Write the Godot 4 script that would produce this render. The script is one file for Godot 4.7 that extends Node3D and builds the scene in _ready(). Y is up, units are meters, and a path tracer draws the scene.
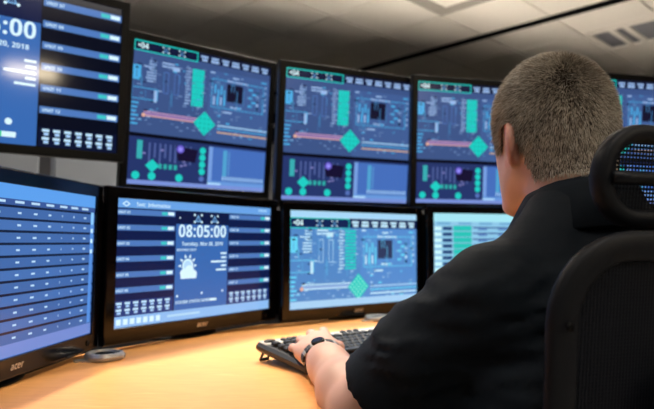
extends Node3D
# A control-room desk: curved rows of monitors, an operator typing, his mesh-backed chair.
# x right, y up, camera looks along -z. The room itself stands at 45 degrees to the camera.

var M := {}                     # materials
var used := {}                  # names given at top level
var e1 := Vector3(0.70711, 0, 0.70711)
var e2 := Vector3(0.70711, 0, -0.70711)
const CEIL := 2.75
const DESK := 0.752
var font_rid: RID
var bold_rid: RID
var ts: TextServer

func _ready() -> void:
	# ---------- camera ----------
	var cam := Camera3D.new()
	cam.name = "camera"
	add_child(cam)
	cam.position = Vector3(0, 1.0, 0)
	cam.rotation_degrees = Vector3(3.59, 0, 0)
	var ca := CameraAttributesPhysical.new()
	ca.frustum_focal_length = 35.2
	ca.frustum_focus_distance = 0.86
	ca.exposure_aperture = 5.0
	ca.frustum_near = 0.05
	ca.frustum_far = 60.0
	cam.attributes = ca
	cam.current = true
	# ---------- environment and exposure ----------
	var env := Environment.new()
	env.background_mode = Environment.BG_COLOR
	env.background_color = Color(0, 0, 0)
	env.tonemap_mode = Environment.TONE_MAPPER_LINEAR
	env.tonemap_exposure = 1.0
	env.sdfgi_enabled = true
	env.ssao_enabled = true
	env.ssil_enabled = true
	var we := WorldEnvironment.new()
	we.name = "world_environment"
	we.environment = env
	add_child(we)
	# ---------- lamps: ceiling panels behind the camera, small downlights over the desk ----------
	make_materials()
	var panels := [[0.3, 0.3, "nearest behind the chair"], [2.1, 1.2, "over the right of the chair"], [1.2, -1.5, "at the rear wall of the room"], [-1.5, -0.6, "over the left monitor"]]
	for p in panels:
		ceiling_panel(p[0], p[1], 0.95, "flush white ceiling light panel " + p[2])
	downlight(Vector3(-0.84, CEIL, -1.97), 8.0, 50.0, "round recessed downlight in the ceiling above the left displays")
	downlight(Vector3(-0.22, CEIL, -2.50), 6.8, 50.0, "round recessed downlight in the ceiling above the middle displays")
	downlight(Vector3(0.48, CEIL, -2.32), 6.2, 50.0, "round recessed downlight in the ceiling above the display left of the man")
	# the aisle behind the displays is lit from above and closed off by a dark screen wall
	for k in 4:
		var p := Vector3(0.347, 0, 0.938) * -2.95 + Vector3(0.938, 0, -0.347) * (-0.05 + 0.85 * k)
		downlight(Vector3(p.x, CEIL, p.z), 100.0, 30.0, "round recessed downlight over the aisle behind the displays, number %s from the left" % ["one", "two", "three", "four"][k])
	build_room()
	build_desk()
	build_displays()
	build_desk_things()
	build_chair()
	build_person()

# =====================================================================  helpers
func numbered(n: String) -> String:
	if not used.has(n):
		used[n] = 0
		return n
	used[n] += 1
	return "%s_%03d" % [n, used[n]]

func thing(called: String, label: String, category: String, at := Vector3.ZERO, yaw := 0.0, group := "") -> Node3D:
	var o := Node3D.new()
	o.name = numbered(called)
	add_child(o)
	o.position = at
	o.rotation.y = yaw
	o.set_meta("label", label)
	o.set_meta("category", category)
	if group != "":
		o.set_meta("group", group)
	return o

func part(called: String, mesh: Mesh, m: Material, parent: Node, xf := Transform3D()) -> MeshInstance3D:
	var o := MeshInstance3D.new()
	o.name = called
	o.mesh = mesh
	o.material_override = m
	o.transform = xf
	parent.add_child(o, true)
	return o

func struct(called: String, mesh: Mesh, m: Material, label := "", category := "") -> MeshInstance3D:
	var o := part(called, mesh, m, self)
	o.set_meta("kind", "structure")
	if label != "":
		o.set_meta("label", label)
		o.set_meta("category", category)
	return o

func ST() -> SurfaceTool:
	var st := SurfaceTool.new()
	st.begin(Mesh.PRIMITIVE_TRIANGLES)
	return st

func done(st: SurfaceTool) -> ArrayMesh:
	st.generate_normals()
	return st.commit()

func tri(st: SurfaceTool, a: Vector3, b: Vector3, c: Vector3, out: Vector3) -> void:
	if (c - a).cross(b - a).dot(out) < 0.0:
		var t := b
		b = c
		c = t
	st.add_vertex(a)
	st.add_vertex(b)
	st.add_vertex(c)

func quad(st: SurfaceTool, a: Vector3, b: Vector3, c: Vector3, d: Vector3, out: Vector3) -> void:
	tri(st, a, b, c, out)
	tri(st, a, c, d, out)

# box with chamfered edges, flat shaded
func cbox(st: SurfaceTool, xf: Transform3D, size: Vector3, ch: float) -> void:
	st.set_smooth_group(-1)
	var h := size / 2.0
	var c: float = minf(ch, minf(h.x, minf(h.y, h.z)) * 0.9)
	var bas := xf.basis
	var o := xf.origin
	for ax in 3:
		var u := (ax + 1) % 3
		var v := (ax + 2) % 3
		for s in [-1.0, 1.0]:
			var n := Vector3.ZERO
			n[ax] = s
			var q := []
			for k in [[-1, -1], [1, -1], [1, 1], [-1, 1]]:
				var p := Vector3.ZERO
				p[ax] = s * h[ax]
				p[u] = k[0] * (h[u] - c)
				p[v] = k[1] * (h[v] - c)
				q.append(o + bas * p)
			quad(st, q[0], q[1], q[2], q[3], bas * n)
			if c <= 0.0:
				continue
			for s2 in [-1.0, 1.0]:   # edge between face ax,s and face u,s2
				var e := []
				for w in [-1.0, 1.0]:
					var p1 := Vector3.ZERO
					p1[ax] = s * h[ax]
					p1[u] = s2 * (h[u] - c)
					p1[v] = w * (h[v] - c)
					var p2 := Vector3.ZERO
					p2[ax] = s * (h[ax] - c)
					p2[u] = s2 * h[u]
					p2[v] = w * (h[v] - c)
					e.append([o + bas * p1, o + bas * p2])
				var nn := Vector3.ZERO
				nn[ax] = s
				nn[u] = s2
				quad(st, e[0][0], e[0][1], e[1][1], e[1][0], bas * nn)
	if c > 0.0:
		for sx in [-1.0, 1.0]:
			for sy in [-1.0, 1.0]:
				for sz in [-1.0, 1.0]:
					var g := Vector3(sx, sy, sz)
					var a := Vector3(sx * h.x, sy * (h.y - c), sz * (h.z - c))
					var b := Vector3(sx * (h.x - c), sy * h.y, sz * (h.z - c))
					var d := Vector3(sx * (h.x - c), sy * (h.y - c), sz * h.z)
					tri(st, o + bas * a, o + bas * b, o + bas * d, bas * g)

func boxm(size: Vector3, ch := 0.003, at := Vector3.ZERO) -> ArrayMesh:
	var st := ST()
	cbox(st, Transform3D(Basis(), at), size, ch)
	return done(st)

# surface of revolution about y; profile = [r, y] pairs from bottom to top
func lathe(st: SurfaceTool, prof: Array, seg: int, xf := Transform3D(), sx := 1.0, sz := 1.0) -> void:
	st.set_smooth_group(0)
	for i in prof.size() - 1:
		var r0: float = prof[i][0]
		var y0: float = prof[i][1]
		var r1: float = prof[i + 1][0]
		var y1: float = prof[i + 1][1]
		st.set_smooth_group(i + 1)
		for k in seg:
			var a := TAU * k / seg
			var b := TAU * (k + 1) / seg
			var m := (a + b) / 2.0
			var dn := Vector3(cos(m) * (y1 - y0), -(r1 - r0), sin(m) * (y1 - y0))
			var p0 := Vector3(cos(a) * r0 * sx, y0, sin(a) * r0 * sz)
			var p1 := Vector3(cos(b) * r0 * sx, y0, sin(b) * r0 * sz)
			var p2 := Vector3(cos(b) * r1 * sx, y1, sin(b) * r1 * sz)
			var p3 := Vector3(cos(a) * r1 * sx, y1, sin(a) * r1 * sz)
			if r0 > 1e-6:
				tri(st, xf * p0, xf * p1, xf * p2, xf.basis * dn)
			if r1 > 1e-6:
				tri(st, xf * p0, xf * p2, xf * p3, xf.basis * dn)

# tube along points; radii one per point
func tube(st: SurfaceTool, pts: Array, radii: Array, sides := 10, closed := false, flat := 1.0, up := Vector3.UP) -> void:
	st.set_smooth_group(0)
	var n := pts.size()
	var rings := []
	for i in n:
		var d: Vector3
		if closed:
			d = pts[(i + 1) % n] - pts[(i - 1 + n) % n]
		else:
			d = pts[mini(i + 1, n - 1)] - pts[maxi(i - 1, 0)]
		d = d.normalized()
		var x := d.cross(up)
		if x.length() < 0.01:
			x = d.cross(Vector3.RIGHT)
		x = x.normalized()
		var y := x.cross(d).normalized()
		var ring := []
		for k in sides:
			var a := TAU * k / sides
			ring.append(pts[i] + (x * cos(a) + y * sin(a) * flat) * radii[i % radii.size()])
		rings.append(ring)
	for i in (n if closed else n - 1):
		var j := (i + 1) % n
		for k in sides:
			var l := (k + 1) % sides
			var mid: Vector3 = (rings[i][k] + rings[i][l] + rings[j][k] + rings[j][l]) / 4.0
			quad(st, rings[i][k], rings[i][l], rings[j][l], rings[j][k], mid - (pts[i] + pts[j]) / 2.0)
	if not closed:
		for e in [0, n - 1]:
			var out: Vector3 = (pts[0] - pts[1]) if e == 0 else (pts[n - 1] - pts[n - 2])
			for k in range(1, sides - 1):
				tri(st, rings[e][0], rings[e][k], rings[e][k + 1], out)

# extruded plan polygon (xz) between two heights with a small chamfer on top
func prism(st: SurfaceTool, poly: PackedVector2Array, y0: float, y1: float, ch := 0.0) -> void:
	st.set_smooth_group(-1)
	var inner := poly
	if ch > 0.0:
		var off := Geometry2D.offset_polygon(poly, -ch)
		if off.size() == 1 and off[0].size() == poly.size():
			inner = off[0]
			# offset may start elsewhere: align
			var best := 0
			for i in inner.size():
				if inner[i].distance_to(poly[0]) < inner[best].distance_to(poly[0]):
					best = i
			var al := PackedVector2Array()
			for i in inner.size():
				al.append(inner[(i + best) % inner.size()])
			if al[1].distance_to(poly[1]) > al[al.size() - 1].distance_to(poly[1]):
				var rv := PackedVector2Array([al[0]])
				for i in range(al.size() - 1, 0, -1):
					rv.append(al[i])
				al = rv
			inner = al
		else:
			ch = 0.0
	var idx := Geometry2D.triangulate_polygon(inner)
	for i in range(0, idx.size(), 3):
		var a := inner[idx[i]]
		var b := inner[idx[i + 1]]
		var c := inner[idx[i + 2]]
		tri(st, Vector3(a.x, y1, a.y), Vector3(b.x, y1, b.y), Vector3(c.x, y1, c.y), Vector3.UP)
	idx = Geometry2D.triangulate_polygon(poly)
	for i in range(0, idx.size(), 3):
		var a := poly[idx[i]]
		var b := poly[idx[i + 1]]
		var c := poly[idx[i + 2]]
		tri(st, Vector3(a.x, y0, a.y), Vector3(b.x, y0, b.y), Vector3(c.x, y0, c.y), Vector3.DOWN)
	var cw := 1.0 if Geometry2D.is_polygon_clockwise(poly) else -1.0
	for i in poly.size():
		var a := poly[i]
		var b := poly[(i + 1) % poly.size()]
		var ia := inner[i]
		var ib := inner[(i + 1) % poly.size()]
		var d := (b - a).normalized()
		var o := Vector3(d.y, 0, -d.x) * -cw
		quad(st, Vector3(a.x, y0, a.y), Vector3(b.x, y0, b.y), Vector3(b.x, y1 - ch, b.y), Vector3(a.x, y1 - ch, a.y), o)
		if ch > 0.0:
			quad(st, Vector3(a.x, y1 - ch, a.y), Vector3(b.x, y1 - ch, b.y), Vector3(ib.x, y1, ib.y), Vector3(ia.x, y1, ia.y), o + Vector3.UP)

# =====================================================================  materials
func mat(c: Color, rough := 0.6, metal := 0.0) -> StandardMaterial3D:
	var m := StandardMaterial3D.new()
	m.albedo_color = c
	m.roughness = rough
	m.metallic = metal
	return m

func noise_tex(freq: float, ramp: Array, seed_ := 1, size := 512, oct := 4, kind := FastNoiseLite.TYPE_SIMPLEX_SMOOTH) -> NoiseTexture2D:
	var n := FastNoiseLite.new()
	n.seed = seed_
	n.noise_type = kind
	n.frequency = freq
	n.fractal_octaves = oct
	var t := NoiseTexture2D.new()
	t.width = size
	t.height = size
	t.seamless = true
	t.noise = n
	var g := Gradient.new()
	g.offsets = PackedFloat32Array(range(ramp.size()).map(func(i): return float(i) / (ramp.size() - 1)))
	g.colors = PackedColorArray(ramp)
	t.color_ramp = g
	return t

func bump(m: StandardMaterial3D, freq: float, strength: float, seed_ := 3, oct := 3) -> void:
	var t := noise_tex(freq, [Color(0, 0, 0), Color(1, 1, 1)], seed_, 512, oct)
	t.color_ramp = null
	t.as_normal_map = true
	t.bump_strength = 6.0
	m.normal_enabled = true
	m.normal_texture = t
	m.normal_scale = strength

func tripl(m: StandardMaterial3D, s: Vector3, world := false) -> void:
	m.uv1_triplanar = true
	m.uv1_world_triplanar = world
	m.uv1_scale = s

func make_materials() -> void:
	M.gloss_black = mat(Color(0.02, 0.02, 0.025), 0.14)
	M.gloss_black.metallic_specular = 0.36
	M.satin_black = mat(Color(0.022, 0.024, 0.03), 0.4)
	M.satin_black.metallic_specular = 0.3
	M.matte_black = mat(Color(0.035, 0.037, 0.045), 0.9)
	M.matte_black.metallic_specular = 0.12
	M.frame_black = mat(Color(0.075, 0.085, 0.11), 0.5)
	M.frame_black.metallic_specular = 0.35
	M.mesh_black = mat(Color(0.11, 0.12, 0.15), 0.6)
	M.mesh_black.metallic_specular = 0.3
	M.silver = mat(Color(0.68, 0.66, 0.62), 0.36, 0.5)
	M.logo = mat(Color(0.75, 0.72, 0.68), 0.35, 0.6)
	M.key = mat(Color(0.05, 0.05, 0.055), 0.4)
	M.key_body = mat(Color(0.055, 0.055, 0.06), 0.45)
	M.key_silver = mat(Color(0.74, 0.73, 0.70), 0.4, 0.0)
	M.desk = mat(Color(1, 1, 1), 0.42)
	M.desk.albedo_texture = noise_tex(0.010, [Color(0.86, 0.585, 0.31), Color(0.92, 0.645, 0.355), Color(0.89, 0.61, 0.33), Color(0.96, 0.70, 0.41)], 8, 1024, 5)
	tripl(M.desk, Vector3(0.55, 1.0, 3.2))
	M.desk_edge = mat(Color(0.42, 0.25, 0.14), 0.5)
	M.tile = mat(Color(1, 1, 1), 0.9)
	M.tile.albedo_texture = noise_tex(0.06, [Color(0.82, 0.81, 0.80), Color(0.88, 0.87, 0.86), Color(0.85, 0.84, 0.83)], 21, 512, 5)
	tripl(M.tile, Vector3(1.3, 1.3, 1.3), true)
	M.slab = mat(Color(0.52, 0.51, 0.50), 0.9)
	M.vent = mat(Color(0.42, 0.43, 0.47), 0.6)
	M.vent_dark = mat(Color(0.10, 0.11, 0.13), 0.7)
	M.carpet = mat(Color(1, 1, 1), 0.95)
	M.carpet.albedo_texture = noise_tex(0.09, [Color(0.62, 0.60, 0.58), Color(0.72, 0.70, 0.67), Color(0.67, 0.65, 0.62)], 31, 512, 5)
	tripl(M.carpet, Vector3(1.5, 1.5, 1.5), true)
	M.wall_dark = mat(Color(0.07, 0.08, 0.11), 0.85)
	M.wall_light = mat(Color(0.36, 0.36, 0.37), 0.85)
	M.partition = mat(Color(0.36, 0.38, 0.41), 0.85)
	M.lens = mat(Color(0.9, 0.9, 0.88), 0.4)
	M.lens.emission_enabled = true
	M.lens.emission = Color(1.0, 0.95, 0.88)
	M.lens.emission_energy_multiplier = 1.2
	M.white_metal = mat(Color(0.82, 0.82, 0.80), 0.4)
	M.shirt = mat(Color(0.042, 0.080, 0.115), 0.72)
	M.shirt.metallic_specular = 0.3
	bump(M.shirt, 0.25, 0.35, 5)
	tripl(M.shirt, Vector3(14, 14, 14))
	M.trousers = mat(Color(0.05, 0.055, 0.07), 0.85)
	M.skin = mat(Color(1, 1, 1), 0.5)
	M.skin.vertex_color_use_as_albedo = true
	M.skin.subsurf_scatter_enabled = true
	M.skin.subsurf_scatter_strength = 0.12
	bump(M.skin, 0.2, 0.18, 9)
	tripl(M.skin, Vector3(12, 12, 12))
	M.scalp = mat(Color(0.24, 0.20, 0.165), 0.8)
	M.hair = mat(Color(1, 1, 1), 0.42)
	M.hair.vertex_color_use_as_albedo = true
	M.strap = mat(Color(0.05, 0.05, 0.05), 0.5)
	M.dial = mat(Color(0.10, 0.11, 0.13), 0.15)

# =====================================================================  lamps
func ceiling_panel(a: float, b: float, energy: float, label: String) -> void:
	var at := e1 * a + e2 * b
	var t := thing("ceiling_light", label, "light", Vector3(at.x, CEIL, at.z), PI / 4.0, "ceiling light panels")
	var st := ST()
	for s in [-1.0, 1.0]:
		cbox(st, Transform3D(Basis(), Vector3(s * 0.585, -0.004, 0)), Vector3(0.03, 0.016, 0.6), 0.003)
		cbox(st, Transform3D(Basis(), Vector3(0, -0.004, s * 0.285)), Vector3(1.14, 0.016, 0.03), 0.003)
	part("frame", done(st), M.white_metal, t)
	part("diffuser", boxm(Vector3(1.14, 0.006, 0.54), 0.001, Vector3(0, -0.002, 0)), M.lens, t)
	var l := AreaLight3D.new()
	l.name = "panel_light"
	l.area_size = Vector2(1.1, 0.5)
	l.light_energy = energy
	l.light_color = Color(1.0, 0.97, 0.93)
	l.shadow_enabled = true
	l.set("area_range", 15.0)
	l.set("area_attenuation", 2.0)
	t.add_child(l)
	l.position = Vector3(0, -0.02, 0)
	l.rotation.x = -PI / 2.0

func downlight(at: Vector3, energy: float, cone: float, label: String) -> void:
	var t := thing("downlight", label, "light", at, 0.0, "recessed downlights")
	var st := ST()
	lathe(st, [[0.052, 0.0], [0.075, -0.004], [0.09, -0.004], [0.092, 0.0], [0.092, 0.01]], 32)
	part("trim_ring", done(st), M.white_metal, t)
	st = ST()
	lathe(st, [[0.0, -0.002], [0.054, -0.002], [0.054, 0.01]], 32)
	part("lamp_lens", done(st), M.lens, t)
	var l := SpotLight3D.new()
	l.name = "spot"
	l.light_energy = energy
	l.light_color = Color(1.0, 0.96, 0.90)
	l.light_size = 0.06
	l.spot_range = 12.0
	l.spot_attenuation = 2.0
	l.spot_angle = cone
	l.shadow_enabled = true
	t.add_child(l)
	l.position = Vector3(0, -0.03, 0)
	l.rotation.x = -PI / 2.0

# =====================================================================  room
func room_xf() -> Basis:
	return Basis(e1, Vector3.UP, e1.cross(Vector3.UP))   # columns: e1, up, third = e2 direction or its opposite

func room_wall(called: String, m: Material, along: Vector3, at: Vector3, length: float) -> void:
	var s := ST()
	cbox(s, Transform3D(Basis(along, Vector3.UP, along.cross(Vector3.UP)), at + Vector3(0, CEIL / 2.0, 0)), Vector3(length, CEIL + 0.3, 0.12), 0.0)
	struct(called, done(s), m)

func build_room() -> void:
	var lo1 := -6.195
	var n1 := 16
	var lo2 := -2.75
	var n2 := 17
	var hi1 := lo1 + 0.6 * n1
	var hi2 := lo2 + 0.6 * n2
	var b := Basis(e1, Vector3.UP, -e2)     # right-handed: e1 x up = -e2
	var cen := e1 * (lo1 + hi1) / 2.0 + e2 * (lo2 + hi2) / 2.0
	var l1 := hi1 - lo1
	var l2 := hi2 - lo2
	var st := ST()
	cbox(st, Transform3D(b, cen + Vector3(0, -0.06, 0)), Vector3(l1 + 0.4, 0.12, l2 + 0.4), 0.0)
	struct("floor", done(st), M.carpet)
	st = ST()
	cbox(st, Transform3D(b, cen + Vector3(0, CEIL + 0.09, 0)), Vector3(l1 + 0.4, 0.12, l2 + 0.4), 0.0)
	var ceil := struct("ceiling", done(st), M.slab)
	var tile := ST()
	cbox(tile, Transform3D(b, Vector3(0, 0.009, 0)), Vector3(0.588, 0.018, 0.588), 0.004)
	var tm := done(tile)
	var holes := {}
	for k in [Vector2i(6, 10), Vector2i(7, 13)]:
		holes[k] = true
	for i in n1:
		for j in n2:
			if holes.has(Vector2i(i, j)):
				continue
			var p := e1 * (lo1 + 0.6 * (i + 0.5)) + e2 * (lo2 + 0.6 * (j + 0.5))
			part("tile", tm, M.tile, ceil, Transform3D(Basis(), p + Vector3(0, CEIL, 0)))
	room_wall("wall_left", M.wall_dark, e2, e1 * (lo1 - 0.06) + e2 * (lo2 + hi2) / 2.0, l2)
	room_wall("wall_back", M.wall_dark, e1, e2 * (hi2 + 0.06) + e1 * (lo1 + hi1) / 2.0, l1)
	room_wall("wall_right", M.wall_light, e2, e1 * (hi1 + 0.06) + e2 * (lo2 + hi2) / 2.0, l2)
	room_wall("wall_front", M.wall_light, e1, e2 * (lo2 - 0.06) + e1 * (lo1 + hi1) / 2.0, l1)
	# dark screen wall behind the aisle
	var sd := Vector3(0.938, 0, -0.347)
	var sp := Vector3(0.347, 0, 0.938) * -3.72 + sd * 1.2
	var scr := thing("room_divider", "dark free-standing divider behind the rows of displays", "divider", sp)
	scr.basis = Basis(sd, Vector3.UP, sd.cross(Vector3.UP))
	for k in 5:
		part("panel", boxm(Vector3(1.18, 1.74, 0.05), 0.006), M.wall_dark, scr, Transform3D(Basis(), Vector3((k - 2) * 1.2, 0.89, 0)))
		part("foot", boxm(Vector3(0.08, 0.02, 0.4), 0.004), M.satin_black, scr, Transform3D(Basis(), Vector3((k - 2) * 1.2, 0.01, 0)))
	var wl := e1 * (hi1 - 0.03) + e2 * 1.04
	var lamp := thing("wall_light", "oblong white wall light on the wall behind the chair", "light", Vector3(wl.x, 2.225, wl.z))
	lamp.basis = Basis(e2, Vector3.UP, e2.cross(Vector3.UP))
	part("backplate", boxm(Vector3(0.56, 0.2, 0.03), 0.006, Vector3(0, 0, 0)), M.white_metal, lamp)
	part("lamp_diffuser", boxm(Vector3(0.50, 0.14, 0.03), 0.008, Vector3(0, 0, -0.028)), M.lens, lamp)
	var al := AreaLight3D.new()
	al.name = "wall_lamp_light"
	al.area_size = Vector2(0.48, 0.12)
	al.light_energy = 1.6
	al.light_color = Color(1.0, 0.92, 0.78)
	al.shadow_enabled = true
	al.set("area_range", 15.0)
	al.set("area_attenuation", 2.0)
	lamp.add_child(al)
	al.position = Vector3(0, 0, -0.05)
	# air diffuser and slot vent set in the ceiling
	var d1 := lo1 + 0.6 * 6.5
	var d2 := lo2 + 0.6 * 10.5
	var p1 := e1 * d1 + e2 * d2
	var t := thing("air_diffuser", "square grey framed air diffuser in the ceiling at the top edge of the picture", "vent", Vector3(p1.x, CEIL, p1.z), PI / 4.0)
	st = ST()
	for s in [-1.0, 1.0]:
		cbox(st, Transform3D(Basis(), Vector3(s * 0.24, 0.004, 0)), Vector3(0.11, 0.016, 0.59), 0.004)
		cbox(st, Transform3D(Basis(), Vector3(0, 0.004, s * 0.24)), Vector3(0.37, 0.016, 0.11), 0.004)
	part("frame", done(st), M.slab, t)
	part("face_plate", boxm(Vector3(0.36, 0.01, 0.36), 0.003, Vector3(0, 0.004, 0)), M.tile, t)
	d1 = lo1 + 0.6 * 7.5
	d2 = lo2 + 0.6 * 13.5
	p1 = e1 * d1 + e2 * d2
	t = thing("slot_vent", "dark slotted air vent in the ceiling right above the seated man", "vent", Vector3(p1.x, CEIL, p1.z), -PI / 4.0)
	st = ST()
	for s in [-1.0, 1.0]:
		cbox(st, Transform3D(Basis(), Vector3(0, 0.004, s * 0.27)), Vector3(0.59, 0.018, 0.05), 0.004)
	for x in [-0.27, -0.085, 0.03, 0.27]:
		cbox(st, Transform3D(Basis(), Vector3(x, 0.004, 0)), Vector3(0.05, 0.018, 0.5), 0.004)
	part("frame", done(st), M.tile, t)
	part("grille", boxm(Vector3(0.56, 0.008, 0.52), 0.002, Vector3(0, 0.014, 0)), M.vent, t)
	# black track under the ceiling
	st = ST()
	cbox(st, Transform3D(b, e1 * (-2.4) + e2 * 4.45 + Vector3(0, CEIL - 0.015, 0)), Vector3(6.6, 0.03, 0.034), 0.006)
	cbox(st, Transform3D(b, e1 * (-2.4) + e2 * 4.45 + Vector3(0, CEIL - 0.034, 0)), Vector3(6.6, 0.01, 0.02), 0.003)
	var tr := part("ceiling_track", done(st), M.matte_black, self)
	tr.set_meta("label", "thin black track running across the ceiling tiles")
	tr.set_meta("category", "track")

# =====================================================================  desk
func build_desk() -> void:
	var t := thing("control_desk", "long curved light wood desk with a pale orange top", "desk", Vector3.ZERO)
	var front := [Vector2(-0.18, -0.15), Vector2(-0.12, -0.55), Vector2(-0.075, -0.80), Vector2(-0.045, -0.85), Vector2(0.002, -0.925), Vector2(0.035, -0.985), Vector2(0.08, -1.03), Vector2(0.30, -1.10), Vector2(0.70, -1.16), Vector2(1.5, -1.22)]
	var back := [Vector2(1.6, -2.28), Vector2(0.95, -2.42), Vector2(0.45, -2.42), Vector2(0.02, -2.28), Vector2(-0.50, -1.85), Vector2(-0.82, -1.45), Vector2(-0.88, -0.9), Vector2(-0.90, -0.15)]
	# wood up to the line of the monitors, a black deck for stands and cables behind it
	var split := [Vector2(1.58, -2.20), Vector2(0.87, -2.309), Vector2(0.366, -2.155), Vector2(0.297, -2.144), Vector2(-0.131, -1.845), Vector2(-0.197, -1.826), Vector2(-0.515, -1.395), Vector2(-0.547, -1.335), Vector2(-0.603, -0.80), Vector2(-0.62, -0.15)]
	var st := ST()
	prism(st, PackedVector2Array(front + split), DESK - 0.034, DESK, 0.002)
	part("desk_top", done(st), M.desk, t)
	var rear := split.duplicate()
	rear.reverse()
	st = ST()
	prism(st, PackedVector2Array(rear + back), DESK - 0.034, DESK, 0.002)
	part("rear_deck", done(st), M.matte_black, t)
	st = ST()
	# modesty panel following the back edge
	for i in back.size() - 1:
		var a := Vector3(back[i].x, 0, back[i].y) * 1.0
		var c := Vector3(back[i + 1].x, 0, back[i + 1].y)
		var d := (c - a).normalized()
		var inw := Vector3(-d.z, 0, d.x)
		var mid := (a + c) / 2.0 - inw * 0.0 + Vector3(0, 0.36, 0)
		var n := Vector3(0.3, 0, -1.0) - mid
		var off := inw * 0.08 * signf(inw.dot(n))
		cbox(st, Transform3D(Basis(d, Vector3.UP, d.cross(Vector3.UP)), mid + off), Vector3(a.distance_to(c) - 0.02, 0.715, 0.022), 0.002)
	part("back_panel", done(st), M.satin_black, t)
	for i in back.size() - 1:
		var a := Vector3(back[i].x, DESK, back[i].y)
		var c := Vector3(back[i + 1].x, DESK, back[i + 1].y)
		var d := (c - a).normalized()
		var inw := Vector3(-d.z, 0, d.x)
		inw *= signf(inw.dot(Vector3(0.3, DESK, -1.0) - a))
		part("rear_screen", boxm(Vector3(a.distance_to(c), 0.36, 0.014), 0.003), M.matte_black, t, Transform3D(Basis(d, Vector3.UP, d.cross(Vector3.UP)), (a + c) / 2.0 + inw * 0.012 + Vector3(0, 0.18, 0)))
	for q in [[Vector3(-0.5, 0.36, -0.25), 0.0], [Vector3(1.45, 0.36, -1.8), PI / 2.0]]:
		part("side_panel", boxm(Vector3(0.6, 0.715, 0.03), 0.003), M.desk_edge, t, Transform3D(Basis(Vector3.UP, q[1]), q[0]))
	# grey partition panels behind the displays on the left
	for k in 2:
		var c0: float = [0.35, 1.26][k]
		var p := e1 * (-2.25) + e2 * c0
		var o := thing("partition_panel", ["grey partition panel at the far left below the big clock display", "grey partition panel right of a dark gap, behind the left monitor"][k], "partition", p, PI / 4.0, "grey partition panels")
		o.basis = Basis(e2, Vector3.UP, e2.cross(Vector3.UP))
		part("panel", boxm(Vector3(0.86, 1.36, 0.04), 0.006, Vector3(0, 0.72, 0)), M.partition, o)
		part("foot_rail", boxm(Vector3(0.86, 0.04, 0.06), 0.004, Vector3(0, 0.02, 0)), M.satin_black, o)

# =====================================================================  screens' pictures
func font_init() -> void:
	ts = TextServerManager.get_primary_interface()
	var f := SystemFont.new()
	f.font_names = PackedStringArray(["Droid Sans"])
	font_rid = f.get_rids()[0]
	M.font = f
	var g := SystemFont.new()
	g.font_names = PackedStringArray(["Droid Sans"])
	g.font_weight = 700
	bold_rid = g.get_rids()[0]
	M.font_bold = g

func txt(im: Image, s: String, x: float, y: float, size: int, col: Color, centre := false, bold := false) -> void:
	var rid := bold_rid if bold else font_rid
	var sz := Vector2i(size, 0)
	var adv := 0.0
	if centre:
		for ch in s:
			adv += ts.font_get_glyph_advance(rid, size, ts.font_get_glyph_index(rid, size, ch.unicode_at(0), 0)).x
		x -= adv / 2.0
	for ch in s:
		var g := ts.font_get_glyph_index(rid, size, ch.unicode_at(0), 0)
		ts.font_render_glyph(rid, sz, g)
		var r := ts.font_get_glyph_uv_rect(rid, sz, g)
		var off := ts.font_get_glyph_offset(rid, sz, g)
		var ti := ts.font_get_glyph_texture_idx(rid, sz, g)
		if ti >= 0 and r.size.x > 0:
			var src := ts.font_get_texture_image(rid, sz, ti)
			for v in int(r.size.y):
				for u in int(r.size.x):
					var a := src.get_pixel(int(r.position.x) + u, int(r.position.y) + v).a
					if a > 0.02:
						var px := int(x + off.x) + u
						var py := int(y + off.y) + v
						if px >= 0 and py >= 0 and px < im.get_width() and py < im.get_height():
							im.set_pixel(px, py, im.get_pixel(px, py).lerp(col, a))
		x += ts.font_get_glyph_advance(rid, size, g).x

func R(im: Image, x: float, y: float, w: float, h: float, c: Color) -> void:
	var W := im.get_width()
	var H := im.get_height()
	im.fill_rect(Rect2i(int(x * W), int(y * H), maxi(1, int(w * W)), maxi(1, int(h * H))), c)

func box_line(im: Image, x: float, y: float, w: float, h: float, px: int, c: Color) -> void:
	var W := im.get_width()
	var H := im.get_height()
	var a := Rect2i(int(x * W), int(y * H), int(w * W), int(h * H))
	im.fill_rect(Rect2i(a.position, Vector2i(a.size.x, px)), c)
	im.fill_rect(Rect2i(a.position, Vector2i(px, a.size.y)), c)
	im.fill_rect(Rect2i(a.position + Vector2i(0, a.size.y - px), Vector2i(a.size.x, px)), c)
	im.fill_rect(Rect2i(a.position + Vector2i(a.size.x - px, 0), Vector2i(px, a.size.y)), c)

func disc(im: Image, cx: float, cy: float, r: float, c: Color) -> void:
	for v in range(int(cy - r), int(cy + r) + 1):
		var w := r * r - (v - cy) * (v - cy)
		if w > 0:
			w = sqrt(w)
			im.fill_rect(Rect2i(int(cx - w), v, int(2 * w) + 1, 1), c)

func shape(im: Image, pts: Array, c: Color) -> void:
	var lo := 1e9
	var hi := -1e9
	for p in pts:
		lo = minf(lo, p.y)
		hi = maxf(hi, p.y)
	for v in range(int(lo), int(hi) + 1):
		var xs := []
		for i in pts.size():
			var a: Vector2 = pts[i]
			var b: Vector2 = pts[(i + 1) % pts.size()]
			if (a.y <= v) != (b.y <= v):
				xs.append(a.x + (v - a.y) / (b.y - a.y) * (b.x - a.x))
		xs.sort()
		for i in range(0, xs.size() - 1, 2):
			im.fill_rect(Rect2i(int(xs[i]), v, maxi(1, int(xs[i + 1] - xs[i])), 1), c)

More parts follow.
